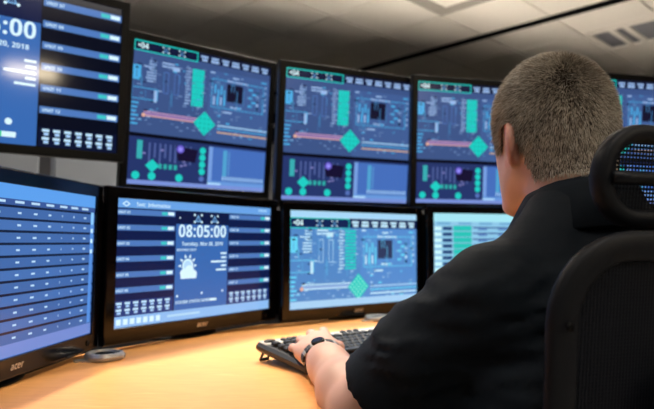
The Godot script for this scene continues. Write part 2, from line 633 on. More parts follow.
func lines(im: Image, x: float, y: float, w: float, n: int, pitch: float, c: Color, rng: RandomNumberGenerator, th := 0.012, right := false) -> void:
	for i in n:
		var l := w * rng.randf_range(0.45, 1.0)
		R(im, x + (w - l if right else 0.0), y + i * pitch, l, th, c)

func c8(r: int, g: int, b: int) -> Color:
	return Color8(r, g, b)

func tower_icon(im: Image, x: float, y: float, s: float, c: Color) -> void:
	shape(im, [Vector2(x, y - s), Vector2(x + s, y + s * 0.8), Vector2(x - s, y + s * 0.8)], c)
	shape(im, [Vector2(x, y - s * 0.45), Vector2(x + s * 0.55, y + s * 0.5), Vector2(x - s * 0.55, y + s * 0.5)], c8(30, 45, 95))
	R(im, (x - s * 0.08) / im.get_width(), (y - s * 0.2) / im.get_height(), s * 0.16 / im.get_width(), s * 0.6 / im.get_height(), c)
	for k in [-1, 1]:
		disc(im, x + k * s * 1.05, y - s * 0.8, s * 0.28, c8(225, 240, 255))
		disc(im, x + k * s * 1.05, y + s * 0.8, s * 0.28, c8(225, 240, 255))

# clock and weather board; task = bright strips above and below
func pic_clock(task: bool) -> Image:
	var W := 1200
	var H := 676
	var im := Image.create(W, H, false, Image.FORMAT_RGBA8)
	var dark := c8(16, 28, 72) if task else c8(8, 11, 28)
	var bar := c8(84, 120, 186)
	var panel := c8(60, 104, 176)
	var white := c8(232, 244, 255)
	im.fill(dark)
	var y0 := 0.082 if task else 0.05
	var pitch := 0.122 if task else 0.138
	var dy := 0.0 if task else 0.06
	var mx := 0.0 if task else 0.040
	for col in 2:
		var x := 0.0 if col == 0 else 0.678 + mx
		var w := 0.32 + mx if col == 0 else 0.322 - mx
		for i in 6:
			var y := y0 + i * pitch
			R(im, x, y, w, 0.046, bar)
			txt(im, "UNIT %02d" % (i + 1 + col * 6), (x + 0.008) * W, (y + 0.034) * H, 20, white, false, true)
			R(im, x + w - 0.078, y + 0.010, 0.034, 0.026, c8(64, 196, 196))
			R(im, x + w - 0.042, y + 0.009, 0.036, 0.028, white)
		# icon buttons
		var n := 7 if col == 0 else 7
		var yi := 0.805 if task else 0.885
		R(im, x, yi - 0.012, w, 0.13, c8(40, 58, 120) if task else c8(14, 20, 48))
		for r in 2:
			for k in n:
				var bx: float = x + 0.012 + k * (w - 0.015) / n
				var by: float = yi + r * 0.052
				R(im, bx, by, (w / n) * 0.62, 0.018, c8(205, 225, 250))
				R(im, bx + 0.006, by + 0.022, (w / n) * 0.42, 0.020, c8(175, 200, 240))
	# middle panel
	R(im, 0.328 + mx, y0 - 0.02, 0.345, 1.0, panel)
	R(im, 0.328 + mx, y0 - 0.02, 0.345, 0.125 + dy, c8(16, 26, 66))
	disc(im, (0.35 + mx) * W, (y0 + 0.05) * H, 5, white)
	tower_icon(im, (0.465 + mx) * W, (y0 + 0.05) * H, 26, c8(120, 165, 215))
	tower_icon(im, (0.575 + mx) * W, (y0 + 0.05) * H, 24, c8(120, 165, 215))
	txt(im, "08:05:00", (0.50 + mx) * W, (y0 + 0.215 + dy) * H, 98, white, true, true)
	txt(im, "Tuesday, Mar 20, 2018", (0.50 + mx) * W, (y0 + 0.288 + dy) * H, 31, white, true, true)
	txt(im, "WEATHER INFO", (0.335 + mx) * W, (y0 + 0.335 + dy) * H, 20, white, false, true)
	# sun behind a cloud
	var sx := (0.405 + mx) * W
	var sy := (y0 + 0.46 + dy) * H
	for k in 10:
		var a := TAU * k / 10.0
		var d := Vector2(cos(a), sin(a))
		var n := Vector2(-d.y, d.x)
		var o := Vector2(sx, sy)
		shape(im, [o + d * 72, o + d * 48 + n * 10, o + d * 48 - n * 10], white)
	disc(im, sx, sy, 41, white)
	disc(im, sx, sy, 30, c8(190, 215, 245))
	disc(im, sx - 25, sy + 46, 29, white)
	disc(im, sx + 13, sy + 33, 36, white)
	disc(im, sx + 46, sy + 50, 25, white)
	R(im, (sx - 50) / W, (sy + 42) / H, 118.0 / W, 33.0 / H, white)
	var rng := RandomNumberGenerator.new()
	rng.seed = 5
	var ls := [0.04, 0.035, 0.105, 0.035, 0.07]
	for i in 5:
		R(im, 0.662 + mx - ls[i], y0 + 0.35 + dy + i * 0.037, ls[i], 0.017, white)
	if task:
		disc(im, 0.345 * W, 0.795 * H, 7, white)
		disc(im, 0.50 * W, 0.785 * H, 7, white)
		disc(im, 0.64 * W, 0.78 * H, 7, white)
		txt(im, "SYSTEM STATUS NORMAL", 0.335 * W, 0.865 * H, 25, white, false, true)
		R(im, 0.555, 0.842, 0.045, 0.022, white)
		R(im, 0.0, 0.0, 1.0, 0.072, c8(112, 160, 226))
		txt(im, "Text:  Information", 0.10 * W, 0.055 * H, 26, white, false, true)
		shape(im, [Vector2(58, 10), Vector2(84, 26), Vector2(58, 42), Vector2(32, 26)], white)
		shape(im, [Vector2(58, 16), Vector2(74, 26), Vector2(58, 36), Vector2(42, 26)], c8(112, 160, 226))
		R(im, 0.90, 0.02, 0.07, 0.02, c8(170, 205, 245))
		R(im, 0.0, 0.915, 1.0, 0.085, c8(150, 186, 238))
		for k in 7:
			R(im, 0.015 + k * 0.035, 0.935, 0.024, 0.045, white)
		R(im, 0.29, 0.945, 0.2, 0.02, c8(190, 215, 245))
	else:
		disc(im, 0.62 * W, 0.86 * H, 14, white)
		R(im, 0.38, 0.925, 0.10, 0.035, c8(60, 200, 150))
		R(im, 0.54, 0.925, 0.07, 0.035, c8(70, 205, 150))
		R(im, 0.60, 0.925, 0.045, 0.035, white)
	return im

func pic_table() -> Image:
	var W := 1200
	var H := 676
	var im := Image.create(W, H, false, Image.FORMAT_RGBA8)
	im.fill(c8(72, 104, 170))
	var white := c8(195, 214, 242)
	R(im, 0, 0, 1, 0.085, c8(98, 156, 232))
	R(im, 0, 0.085, 1, 0.035, c8(60, 84, 148))
	var rng := RandomNumberGenerator.new()
	rng.seed = 11
	var cols := [0.05, 0.16, 0.27, 0.37, 0.47, 0.56, 0.65, 0.74, 0.82, 0.90]
	for x in cols:
		R(im, x - 0.005, 0.094, 0.05, 0.016, white)
	for i in 11:
		var y := 0.135 + i * 0.073
		R(im, 0, y - 0.014, 1, 0.016, c8(14, 20, 50))
		R(im, 0, y + 0.002, 1, 0.055, c8(74, 108, 174) if i % 2 else c8(68, 100, 164))
		for k in cols.size():
			var w: float = [0.012, 0.028, 0.006, 0.026, 0.022][(k * 3 + 1) % 5]
			R(im, cols[k] + 0.012, y + 0.024, w * 0.8, 0.013, white)
	R(im, 0.968, 0.12, 0.026, 0.80, c8(90, 140, 220))
	R(im, 0.970, 0.12, 0.022, 0.09, c8(150, 200, 250))
	for k in 3:
		R(im, 0.972, 0.24 + 0.075 * k, 0.018, 0.03, c8(215, 235, 255))
	R(im, 0, 0.925, 1, 0.075, c8(118, 136, 206))
	return im

func pic_list() -> Image:
	var W := 800
	var H := 450
	var im := Image.create(W, H, false, Image.FORMAT_RGBA8)
	im.fill(c8(150, 196, 226))
	R(im, 0, 0, 1, 0.1, c8(176, 226, 240))
	for k in 6:
		R(im, 0.03 + 0.16 * k, 0.105, 0.10, 0.03, c8(120, 170, 210))
	for i in 12:
		var y := 0.16 + i * 0.07
		R(im, 0.01, y, 0.05, 0.04, c8(220, 245, 250))
		R(im, 0.07, y, 0.07, 0.042, c8(40, 70, 120))
		R(im, 0.15, y - 0.012, 0.14, 0.062, c8(44, 190, 180))
		R(im, 0.30, y, 0.66, 0.016, c8(56, 82, 150))
		for k in 4:
			R(im, 0.34 + k * 0.16, y + 0.02, 0.07, 0.018, c8(80, 110, 180))
	R(im, 0, 0.94, 1, 0.06, c8(190, 220, 240))
	return im

# the circuit-like process diagram; y spans 0..hh of the picture
func diagram(im: Image, hh: float, bright: bool) -> void:
	var W := float(im.get_width())
	var H := im.get_height() * hh
	var rng := RandomNumberGenerator.new()
	rng.seed = 77
	var bg := c8(88, 134, 196) if bright else c8(64, 82, 132)
	var bg2 := c8(92, 138, 204) if bright else c8(70, 92, 146)
	var teal := c8(30, 200, 190)
	var cyan := c8(110, 210, 240) if bright else c8(80, 170, 225)
	var pale := c8(205, 228, 246) if bright else c8(160, 180, 225)
	var dark := c8(22, 36, 80) if bright else c8(18, 24, 56)
	var q := func(x: float, y: float, w: float, h: float, c: Color) -> void:
		R(im, x, y * hh, w, h * hh, c)
	q.call(0, 0, 1, 1, bg)
	q.call(0.52, 0.17, 0.48, 0.83, bg2)
	var t := 0.0
	if bright:
		q.call(0, 0, 1, 0.075, c8(178, 212, 242))
		t = 0.07
	# header box and button row
	q.call(0, t, 1, 0.10, dark)
	box_line(im, 0.003, t * hh, 0.43, 0.115 * hh, 7, teal)
	txt(im, "•04", 0.025 * W, (t + 0.085) * H, int(0.085 * H), c8(235, 250, 255), false, true)
	for k in 2:
		tower_icon(im, (0.21 + 0.11 * k) * W, (t + 0.055) * H, 0.032 * H, c8(90, 140, 190))
	for k in 7:
		q.call(0.452 + k * 0.079, t + 0.025, 0.055, 0.026, pale)
		q.call(0.462 + k * 0.079 - (0.012 if k % 2 else 0.0), t + 0.058, 0.04 + (0.02 if k % 2 else 0.0), 0.030, pale)
	# left text and blocks
	q.call(0.0, 0.27, 0.055, 0.16, cyan)
	lines(im, 0.07, 0.20 * hh, 0.085, 8, 0.031 * hh, pale, rng, 0.016 * hh, true)
	lines(im, 0.19, 0.19 * hh, 0.10, 2, 0.035 * hh, pale, rng, 0.02 * hh)
	box_line(im, 0.0, 0.505 * hh, 0.17, 0.13 * hh, 5, cyan)
	q.call(0.145, 0.52, 0.02, 0.13, pale)
	for k in 2:
		box_line(im, 0.205 + k * 0.072, 0.295 * hh, 0.034, 0.24 * hh, 4, pale if bright else c8(90, 120, 190))
	q.call(0.26, 0.22, 0.05, 0.05, pale)
	for k in 13:
		q.call(0.355, 0.20 + k * 0.033, 0.03 + 0.012 * (k % 2), 0.015, pale)
	for k in 12:
		q.call(0.40, 0.195 + k * 0.036, 0.085, 0.025 if bright else 0.034, teal)
	# chip and its wiring
	box_line(im, 0.545, 0.26 * hh, 0.41, 0.34 * hh, 5, cyan)
	for k in 4:
		q.call(0.565 + k * 0.024, 0.33 + 0.05 * (k % 2), 0.012, 0.11, cyan)
		q.call(0.558 + k * 0.026, 0.47, 0.014, 0.10, cyan if k % 2 else pale)
	q.call(0.66, 0.30, 0.125, 0.21, c8(52, 58, 92) if bright else c8(24, 20, 44))
	q.call(0.70, 0.21, 0.05, 0.02, pale)
	q.call(0.66, 0.255, 0.16, 0.018, pale)
	q.call(0.69, 0.56, 0.09, 0.02, pale)
	for k in 5:
		q.call(0.83 + 0.03 * (k % 2), 0.31 + k * 0.05, 0.035, 0.025, cyan)
		q.call(0.895, 0.33 + k * 0.05, 0.02, 0.03, pale if k % 2 else dark)
		q.call(0.965, 0.25 + k * 0.07, 0.012, 0.03, pale)
	q.call(0.53, 0.185, 0.035, 0.018, pale)
	q.call(0.93, 0.20, 0.045, 0.018, cyan)
	q.call(0.63, 0.63, 0.075, 0.022, pale)
	for k in 170:
		var cx := rng.randf()
		var cy := rng.randf_range(0.17, 0.92)
		if cx > 0.60 and cx < 0.80 and cy > 0.27 and cy < 0.53:
			continue
		q.call(cx, cy, rng.randf_range(0.008, 0.03), rng.randf_range(0.008, 0.02), pale.lerp(bg, rng.randf_range(0.1, 0.8)) if k % 3 else (dark if k % 2 else cyan))
	for k in 44:
		q.call(rng.randf(), rng.randf_range(0.2, 0.6), 0.006, rng.randf_range(0.05, 0.2), cyan.lerp(bg, rng.randf_range(0.45, 0.85)))
	# lower strips
	lines(im, 0.0, 0.67 * hh, 0.055, 6, 0.045 * hh, cyan, rng, 0.02 * hh)
	q.call(0.085, 0.755, 0.37, 0.014, pale if bright else c8(210, 150, 190))
	q.call(0.085, 0.775, 0.37, 0.03, c8(150, 170, 220) if bright else c8(165, 120, 175))
	q.call(0.085, 0.80, 0.36, 0.014, pale if bright else c8(225, 160, 150))
	disc(im, 0.085 * W, 0.80 * H, 0.012 * W, c8(240, 170, 150))
	q.call(0.60, 0.80, 0.40, 0.018, c8(170, 200, 235))
	q.call(0.60, 0.84, 0.40, 0.012, cyan)
	q.call(0.60, 0.88, 0.40, 0.018, pale if bright else c8(215, 165, 140))
	# lattice diamond
	var o := Vector2(0.505 * W, 0.805 * H)
	var s := 0.082 * W
	shape(im, [o + Vector2(0, -s), o + Vector2(s, 0), o + Vector2(0, s), o + Vector2(-s, 0)], teal)
	var g := c8(190, 250, 235) if bright else c8(25, 165, 150)
	for i in range(-2, 3):
		for j in range(-2, 3):
			if (i + j) % 2 == 0 or bright:
				var p := o + (Vector2(1, 1) * i + Vector2(1, -1) * j) * s * 0.19
				var r := s * (0.075 if bright else 0.10)
				shape(im, [p + Vector2(0, -r), p + Vector2(r, 0), p + Vector2(0, r), p + Vector2(-r, 0)], g)
	if bright:
		q.call(0, 0.925, 1, 0.075, c8(176, 206, 240))

func pic_process() -> Image:
	var im := Image.create(1200, 676, false, Image.FORMAT_RGBA8)
	diagram(im, 1.0, true)
	return im

func pic_double() -> Image:
	var W := 1000.0
	var H := 890.0
	var im := Image.create(1000, 890, false, Image.FORMAT_RGBA8)
	diagram(im, 0.64, false)
	R(im, 0, 0.64, 1, 0.36, c8(40, 52, 104))
	R(im, 0, 0.64, 1, 0.028, c8(8, 10, 26))
	var teal := c8(34, 202, 192)
	var rng := RandomNumberGenerator.new()
	rng.seed = 4
	R(im, 0.055, 0.69, 0.035, 0.13, c8(60, 170, 175))
	for k in 9:
		R(im, 0.13 + 0.035 * k, 0.70, 0.013, rng.randf_range(0.08, 0.17), c8(82, 92, 150))
	for k in 8:
		R(im, 0.02 + rng.randf() * 0.42, 0.72 + rng.randf() * 0.12, 0.02, 0.015, c8(130, 120, 180))
	for k in 4:
		R(im, 0.20 + 0.035 * k, 0.845, 0.022, 0.035, c8(50, 170, 165))
	shape(im, [Vector2(310, 625), Vector2(470, 640), Vector2(455, 725), Vector2(330, 720)], c8(24, 16, 48))
	disc(im, 345, 645, 26, c8(110, 90, 205))
	disc(im, 345, 645, 14, c8(160, 140, 235))
	var d := Vector2(0.16 * W, 0.862 * H)
	shape(im, [d + Vector2(0, -42), d + Vector2(46, 0), d + Vector2(0, 42), d + Vector2(-46, 0)], teal)
	for x in [0.055, 0.16, 0.345]:
		disc(im, x * W, 0.935 * H, 25, teal)
	for k in 4:
		disc(im, 0.505 * W, (0.72 + 0.052 * k) * H, 22, teal)
	disc(im, 0.505 * W, 0.93 * H, 18, c8(90, 110, 180))
	# right-hand chart
	R(im, 0.55, 0.683, 0.45, 0.317, c8(74, 108, 184))
	R(im, 0.55, 0.683, 0.03, 0.28, c8(126, 156, 220))
	R(im, 0.66, 0.70, 0.03, 0.20, c8(86, 160, 205))
	R(im, 0.70, 0.71, 0.012, 0.18, c8(90, 140, 200))
	for k in 16:
		R(im, 0.66 + 0.021 * k, 0.90, 0.011, 0.03, c8(170, 200, 240))
	R(im, 0.55, 0.94, 0.45, 0.03, c8(110, 150, 215))
	R(im, 0.55, 0.955, 0.1, 0.02, c8(190, 220, 250))
	R(im, 0, 0.968, 1, 0.032, c8(128, 142, 212))
	return im

func screen_mat(im: Image, gain := 1.0, rough := 0.22) -> StandardMaterial3D:
	var m := mat(Color(0.012, 0.012, 0.016), rough)
	m.metallic_specular = 0.3
	m.emission_enabled = true
	m.emission_operator = BaseMaterial3D.EMISSION_OP_MULTIPLY
	m.emission = Color(0.93, 1, 1)
	m.emission_texture = ImageTexture.create_from_image(im)
	m.emission_energy_multiplier = gain * 1.06
	m.texture_repeat = false
	return m

# =====================================================================  displays
func screen_quad(w: float, h: float) -> ArrayMesh:
	var st := ST()
	st.set_smooth_group(-1)
	var v := [Vector3(-w / 2, h / 2, 0), Vector3(w / 2, h / 2, 0), Vector3(w / 2, -h / 2, 0), Vector3(-w / 2, -h / 2, 0)]
	var uv := [Vector2(0, 0), Vector2(1, 0), Vector2(1, 1), Vector2(0, 1)]
	for k in [0, 1, 2, 0, 2, 3]:
		st.set_uv(uv[k])
		st.add_vertex(v[k])
	# edge and back of the panel, uv in the dark corner is not needed: they lie inside the bezel
	return done(st)

func bezel_mesh(w: float, h: float, b: float, bb: float, depth: float, proud: float) -> ArrayMesh:
	# frame around a w x h opening: front face with rounded-off edges, lip inwards
	var st := ST()
	st.set_smooth_group(-1)
	var ch := 0.004
	var loops := []
	# [expand left/right/top, expand bottom, z]
	for q in [[0.0, 0.0, 0.0], [0.0, 0.0, proud - 0.001], [0.001, 0.001, proud], [b - ch, bb - ch, proud], [b - ch * 0.3, bb - ch * 0.3, proud - ch * 0.3], [b, bb, proud - ch], [b, bb, -depth]]:
		var x: float = w / 2 + q[0]
		loops.append([Vector3(-x, h / 2 + q[0], q[2]), Vector3(x, h / 2 + q[0], q[2]), Vector3(x, -h / 2 - q[1], q[2]), Vector3(-x, -h / 2 - q[1], q[2])])
	for i in loops.size() - 1:
		for k in 4:
			var l := (k + 1) % 4
			var a: Vector3 = loops[i][k]
			var c: Vector3 = loops[i + 1][l]
			var side: Vector3 = (loops[i][k] + loops[i][l]) / 2.0
			side.z = 0
			side = side.normalized()
			var out := side * -1.0
			if i == 1:
				out = -side + Vector3(0, 0, 1)
			elif i == 2:
				out = Vector3(0, 0, 1)
			elif i == 3 or i == 4:
				out = side + Vector3(0, 0, 1)
			elif i == 5:
				out = side
			quad(st, a, loops[i][l], c, loops[i + 1][k], out)
	return done(st)

func housing_mesh(w: float, h: float, d: float) -> ArrayMesh:
	# back shell: full rectangle at the front, tapering to a smaller one behind
	var st := ST()
	st.set_smooth_group(-1)
	var loops := []
	for q in [[1.0, 0.0], [1.0, 0.012], [0.9, d * 0.6], [0.62, d]]:
		var x: float = w / 2 * q[0]
		var y: float = h / 2 * q[0]
		loops.append([Vector3(-x, y, -q[1]), Vector3(x, y, -q[1]), Vector3(x, -y, -q[1]), Vector3(-x, -y, -q[1])])
	quad(st, loops[0][0], loops[0][1], loops[0][2], loops[0][3], Vector3(0, 0, 1))
	var e: int = loops.size() - 1
	quad(st, loops[e][0], loops[e][1], loops[e][2], loops[e][3], Vector3(0, 0, -1))
	for i in e:
		for k in 4:
			var l := (k + 1) % 4
			var out: Vector3 = (loops[i][k] + loops[i][l]) / 2.0 + Vector3(0, 0, -0.05)
			quad(st, loops[i][k], loops[i][l], loops[i + 1][l], loops[i + 1][k], out)
	return done(st)

func screen_light(t: Node3D, xf: Transform3D, w: float, h: float, col: Color, energy: float) -> void:
	var l := AreaLight3D.new()
	l.name = "screen_light"
	l.area_size = Vector2(w * 0.96, h * 0.96)
	l.light_energy = energy
	l.light_color = col
	l.shadow_enabled = true
	l.set("area_range", 8.0)
	l.set("area_attenuation", 2.0)
	t.add_child(l)
	l.transform = xf * Transform3D(Basis(Vector3.UP, PI), Vector3(0, 0, 0.012))

func desk_monitor(centre: Vector3, yaw: float, tilt: float, m: Material, label: String, logo := true) -> void:
	var w := 0.531
	var h := 0.299
	var t := thing("monitor", label, "monitor", Vector3(centre.x, DESK, centre.z), deg_to_rad(yaw), "black monitors standing on the desk")
	var xf := Transform3D(Basis(Vector3.RIGHT, deg_to_rad(tilt)), Vector3(0, centre.y - DESK, 0))
	var bz := part("bezel", bezel_mesh(w, h, 0.027, 0.036, 0.014, 0.006), M.gloss_black, t, xf)
	screen_light(t, xf, w, h, Color(0.55, 0.75, 1.0), 0.014)
	part("screen", screen_quad(w, h), m, t, xf)
	part("housing", housing_mesh(w + 0.05, h + 0.05, 0.05), M.satin_black, t, xf * Transform3D(Basis(), Vector3(0, -0.002, -0.004)))
	if logo:
		var tm := TextMesh.new()
		tm.text = "acer"
		tm.font = M.font_bold
		tm.font_size = 32
		tm.pixel_size = 0.00054
		tm.depth = 0.0006
		var lg := MeshInstance3D.new()
		lg.name = "logo"
		lg.mesh = tm
		lg.material_override = M.logo
		lg.position = Vector3(0.0, -h / 2 - 0.0165, 0.0062)
		lg.transform.basis = Basis(Vector3(1, 0, 0), Vector3(0.22, 1, 0), Vector3(0, 0, 1))
		bz.add_child(lg, true)
	var st := ST()
	lathe(st, [[0.006, 0.0], [0.006, 0.002], [0.0, 0.0026]], 12, Transform3D(Basis(Vector3.RIGHT, PI / 2), Vector3(w / 2 - 0.02, -h / 2 - 0.018, 0.006)))
	part("power_button", done(st), M.satin_black, bz)
	st = ST()
	cbox(st, Transform3D(Basis(), Vector3(0, (centre.y - DESK) / 2.0 + 0.01, -0.075)), Vector3(0.075, centre.y - DESK, 0.022), 0.006)
	part("stand_neck", done(st), M.satin_black, t)
	st = ST()
	lathe(st, [[0.0, 0.0], [0.115, 0.0], [0.117, 0.004], [0.112, 0.009], [0.06, 0.014], [0.0, 0.015]], 40, Transform3D(Basis(), Vector3(0, 0, -0.10)), 1.0, 0.8)
	part("stand_base", done(st), M.satin_black, t)

func wall_display(centre: Vector3, yaw: float, tilt: float, w: float, h: float, m: Material, label: String, group: String) -> void:
	var t := thing("wall_display", label, "display", centre, deg_to_rad(yaw), group)
	var xf := Transform3D(Basis(Vector3.RIGHT, deg_to_rad(tilt)), Vector3.ZERO)
	part("bezel", bezel_mesh(w, h, 0.024, 0.026, 0.02, 0.006), M.satin_black, t, xf)
	screen_light(t, xf, w, h, Color(0.5, 0.65, 1.0), 0.014)
	part("screen", screen_quad(w, h), m, t, xf)
	part("housing", housing_mesh(w + 0.044, h + 0.044, 0.05), M.satin_black, t, xf * Transform3D(Basis(), Vector3(0, 0, -0.006)))
	part("mount_bracket", boxm(Vector3(0.12, 0.12, 0.09), 0.004, Vector3(0, 0, -0.092)), M.matte_black, t)

func build_displays() -> void:
	font_init()
	var clock := screen_mat(pic_clock(true))
	var clock_dark := screen_mat(pic_clock(false), 1.0, 0.085)
	var table := screen_mat(pic_table())
	var proc := screen_mat(pic_process())
	var list := screen_mat(pic_list())
	var dbl := screen_mat(pic_double())
	desk_monitor(Vector3(-0.545, 0.951, -1.065), 83.9, 1.0, table, "black monitor at the far left showing a blue table of rows")
	desk_monitor(Vector3(-0.329, 0.952, -1.593), 54.0, 1.2, clock, "black monitor on the desk showing the 08:05:00 clock and weather icon")
	desk_monitor(Vector3(0.101, 0.947, -1.965), 36.3, 0.4, proc, "black monitor showing a bright blue diagram behind the keyboard")
	desk_monitor(Vector3(0.628, 0.953, -2.20), 17.7, 0.0, list, "black monitor with a pale green list, half hidden by the man's shoulder")
	wall_display(Vector3(-0.937, 1.488, -1.554), 38.5, 3.1, 0.78, 0.44, clock_dark, "big wall display at the top left with clock and status bars", "displays mounted above the desk")
	var g := "displays mounted above the desk"
	wall_display(Vector3(-0.418, 1.409, -2.015), 39.3, 5.4, 0.51, 0.454, dbl, "tall blue diagram display above the clock monitor", g)
	wall_display(Vector3(0.081, 1.373, -2.152), 25.3, 5.9, 0.51, 0.454, dbl, "tall blue diagram display above the bright diagram monitor", g)
	wall_display(Vector3(0.581, 1.374, -2.290), 15.4, 4.4, 0.51, 0.454, dbl, "tall blue diagram display just left of the man's face", g)
	wall_display(Vector3(1.098, 1.372, -2.213), 12.2, 5.7, 0.51, 0.454, dbl, "diagram display at the right edge, behind the man's head and headrest", g)
	# black steel frame that carries the upper displays
	var t := thing("display_frame", "black steel frame carrying the upper row of displays", "frame", Vector3.ZERO)
	var spots := [[Vector3(-0.937, 1.488, -1.554), 38.5], [Vector3(-0.418, 1.409, -2.015), 39.3], [Vector3(0.081, 1.373, -2.152), 25.3], [Vector3(0.581, 1.374, -2.290), 15.4], [Vector3(1.098, 1.372, -2.213), 12.2]]
	var pts := []
	for s in spots:
		var a := deg_to_rad(s[1])
		var p: Vector3 = s[0] - Vector3(sin(a), 0, cos(a)) * 0.16
		p.y = 1.40
		pts.append(p)
	for i in pts.size() - 1:
		var a: Vector3 = pts[i]
		var c: Vector3 = pts[i + 1]
		var d := (c - a).normalized()
		part("beam", boxm(Vector3(a.distance_to(c) + 0.03, 0.06, 0.045), 0.004), M.matte_black, t, Transform3D(Basis(d, Vector3.UP, d.cross(Vector3.UP)), (a + c) / 2.0))
	for p in pts:
		part("post", boxm(Vector3(0.05, 1.46, 0.05), 0.004), M.matte_black, t, Transform3D(Basis(), Vector3(p.x, 0.73, p.z) + Vector3(0, 0, -0.085)))

# =====================================================================  things on the desk
func build_desk_things() -> void:
	for k in 2:
		var at: Vector3 = [Vector3(-0.472, DESK, -1.292), Vector3(0.160, DESK, -1.925)][k]
		var t := thing("metal_dish", ["round silver metal dish in the corner between the two left monitors", "round silver metal dish below the bright diagram monitor"][k], "dish", at, 0.6, "silver dishes on the desk")
		var st := ST()
		lathe(st, [[0.0, 0.0], [0.036, 0.0], [0.041, 0.003], [0.0415, 0.009], [0.038, 0.0145], [0.034, 0.016], [0.030, 0.0145], [0.028, 0.009], [0.0, 0.008]], 40)
		part("dish_body", done(st), M.silver, t)
		st = ST()
		lathe(st, [[0.0, 0.0085], [0.02, 0.0085], [0.02, 0.0125], [0.017, 0.0135], [0.0, 0.0135]], 28)
		part("dark_cap", done(st), M.satin_black, t)
		st = ST()
		prism(st, PackedVector2Array([Vector2(-0.062, -0.004), Vector2(-0.062, 0.006), Vector2(-0.030, 0.022), Vector2(-0.030, -0.018)]), 0.0, 0.004, 0.0)
		part("tab", done(st), M.silver, t)
	keyboard()

func keyboard() -> void:
	var u := Vector3(0.78, 0, -0.626)
	var v := Vector3(0.626, 0, 0.78)
	var L := 0.45
	var D := 0.185
	var corner := Vector3(-0.152, 0, -1.270)
	var c := corner + u * (L / 2) + v * (D / 2)
	var t := thing("keyboard", "black keyboard with silver media strip under the man's left hand", "keyboard", Vector3(c.x, DESK, c.z), atan2(0.626, 0.78))
	# local: x along keys, z towards the typist; back edge lifted on feet
	var tilt := 0.115
	var bx := Transform3D(Basis(Vector3.RIGHT, tilt), Vector3(0, 0.0205, 0))
	var st := ST()
	cbox(st, bx, Vector3(L, 0.019, D), 0.006)
	part("body", done(st), M.key_body, t)
	st = ST()
	cbox(st, bx * Transform3D(Basis(), Vector3(0, 0.0098, -D / 2 + 0.019)), Vector3(L - 0.012, 0.003, 0.030), 0.001)
	var strip := part("media_strip", done(st), M.key_silver, t)
	st = ST()
	lathe(st, [[0.009, 0.0], [0.009, 0.0035], [0.006, 0.005], [0.0, 0.0052]], 16)
	var knob := done(st)
	for x in [-0.20, -0.165, -0.15, -0.135, 0.0, 0.02, 0.04, 0.12, 0.14, 0.16]:
		part("media_button", knob, M.key, strip, bx * Transform3D(Basis().scaled(Vector3(1.5 if x == -0.20 else 0.75, 1, 0.75)), Vector3(x, 0.011, -D / 2 + 0.018)))
	var caps := {}
	var p := 0.0185
	for r in 6:
		var z := -D / 2 + 0.045 + r * 0.0195 + (0.004 if r > 0 else 0.0)
		var x := -L / 2 + 0.014
		var widths := []
		match r:
			0: widths = [1, -0.6, 1, 1, 1, 1, -0.3, 1, 1, 1, 1, -0.3, 1, 1, 1, 1, -0.3, 1, 1, 1]
			1: widths = [1, 1, 1, 1, 1, 1, 1, 1, 1, 1, 1, 1, 1, 2, -0.3, 1, 1, 1, -0.3, 1, 1, 1, 1]
			2: widths = [1.5, 1, 1, 1, 1, 1, 1, 1, 1, 1, 1, 1, 1, 1.5, -0.3, 1, 1, 1, -0.3, 1, 1, 1, 1]
			3: widths = [1.75, 1, 1, 1, 1, 1, 1, 1, 1, 1, 1, 1, 2.25, -3.6, 1, 1, 1]
			4: widths = [2.25, 1, 1, 1, 1, 1, 1, 1, 1, 1, 1, 2.75, -1.3, 1, -1.3, 1, 1, 1, 1]
			5: widths = [1.5, 1, 1.5, 6, 1.5, 1, 1.5, 1, -0.3, 1, 1, 1, -0.3, 2, 1]
		for w in widths:
			if w > 0:
				if not caps.has(w):
					var s := ST()
					cbox(s, Transform3D(Basis(), Vector3(0, 0.0045, 0)), Vector3(p * w - 0.0025, 0.009, 0.0165), 0.0025)
					caps[w] = done(s)
				part("keycap", caps[w], M.key, t, bx * Transform3D(Basis(), Vector3(x + p * w / 2.0, 0.009, z)))
			x += p * absf(w)
	for s in [-1.0, 1.0]:
		st = ST()
		var a := Vector3(s * (L / 2 - 0.022), 0.029, -D / 2 + 0.022)
		var b := Vector3(s * (L / 2 - 0.022), 0.003, -D / 2 + 0.004)
		for k in [-0.009, 0.009]:
			tube(st, [a + Vector3(k, 0, 0), b + Vector3(k, 0, 0)], [0.0028, 0.0028], 8)
		tube(st, [b + Vector3(-0.011, 0, 0), b + Vector3(0.011, 0, 0)], [0.003, 0.003], 8)
		part("flip_foot", done(st), M.key_body, t)

# =====================================================================  chair
func bend(x: float) -> float:        # side wings come forward
	return -0.55 * x * x

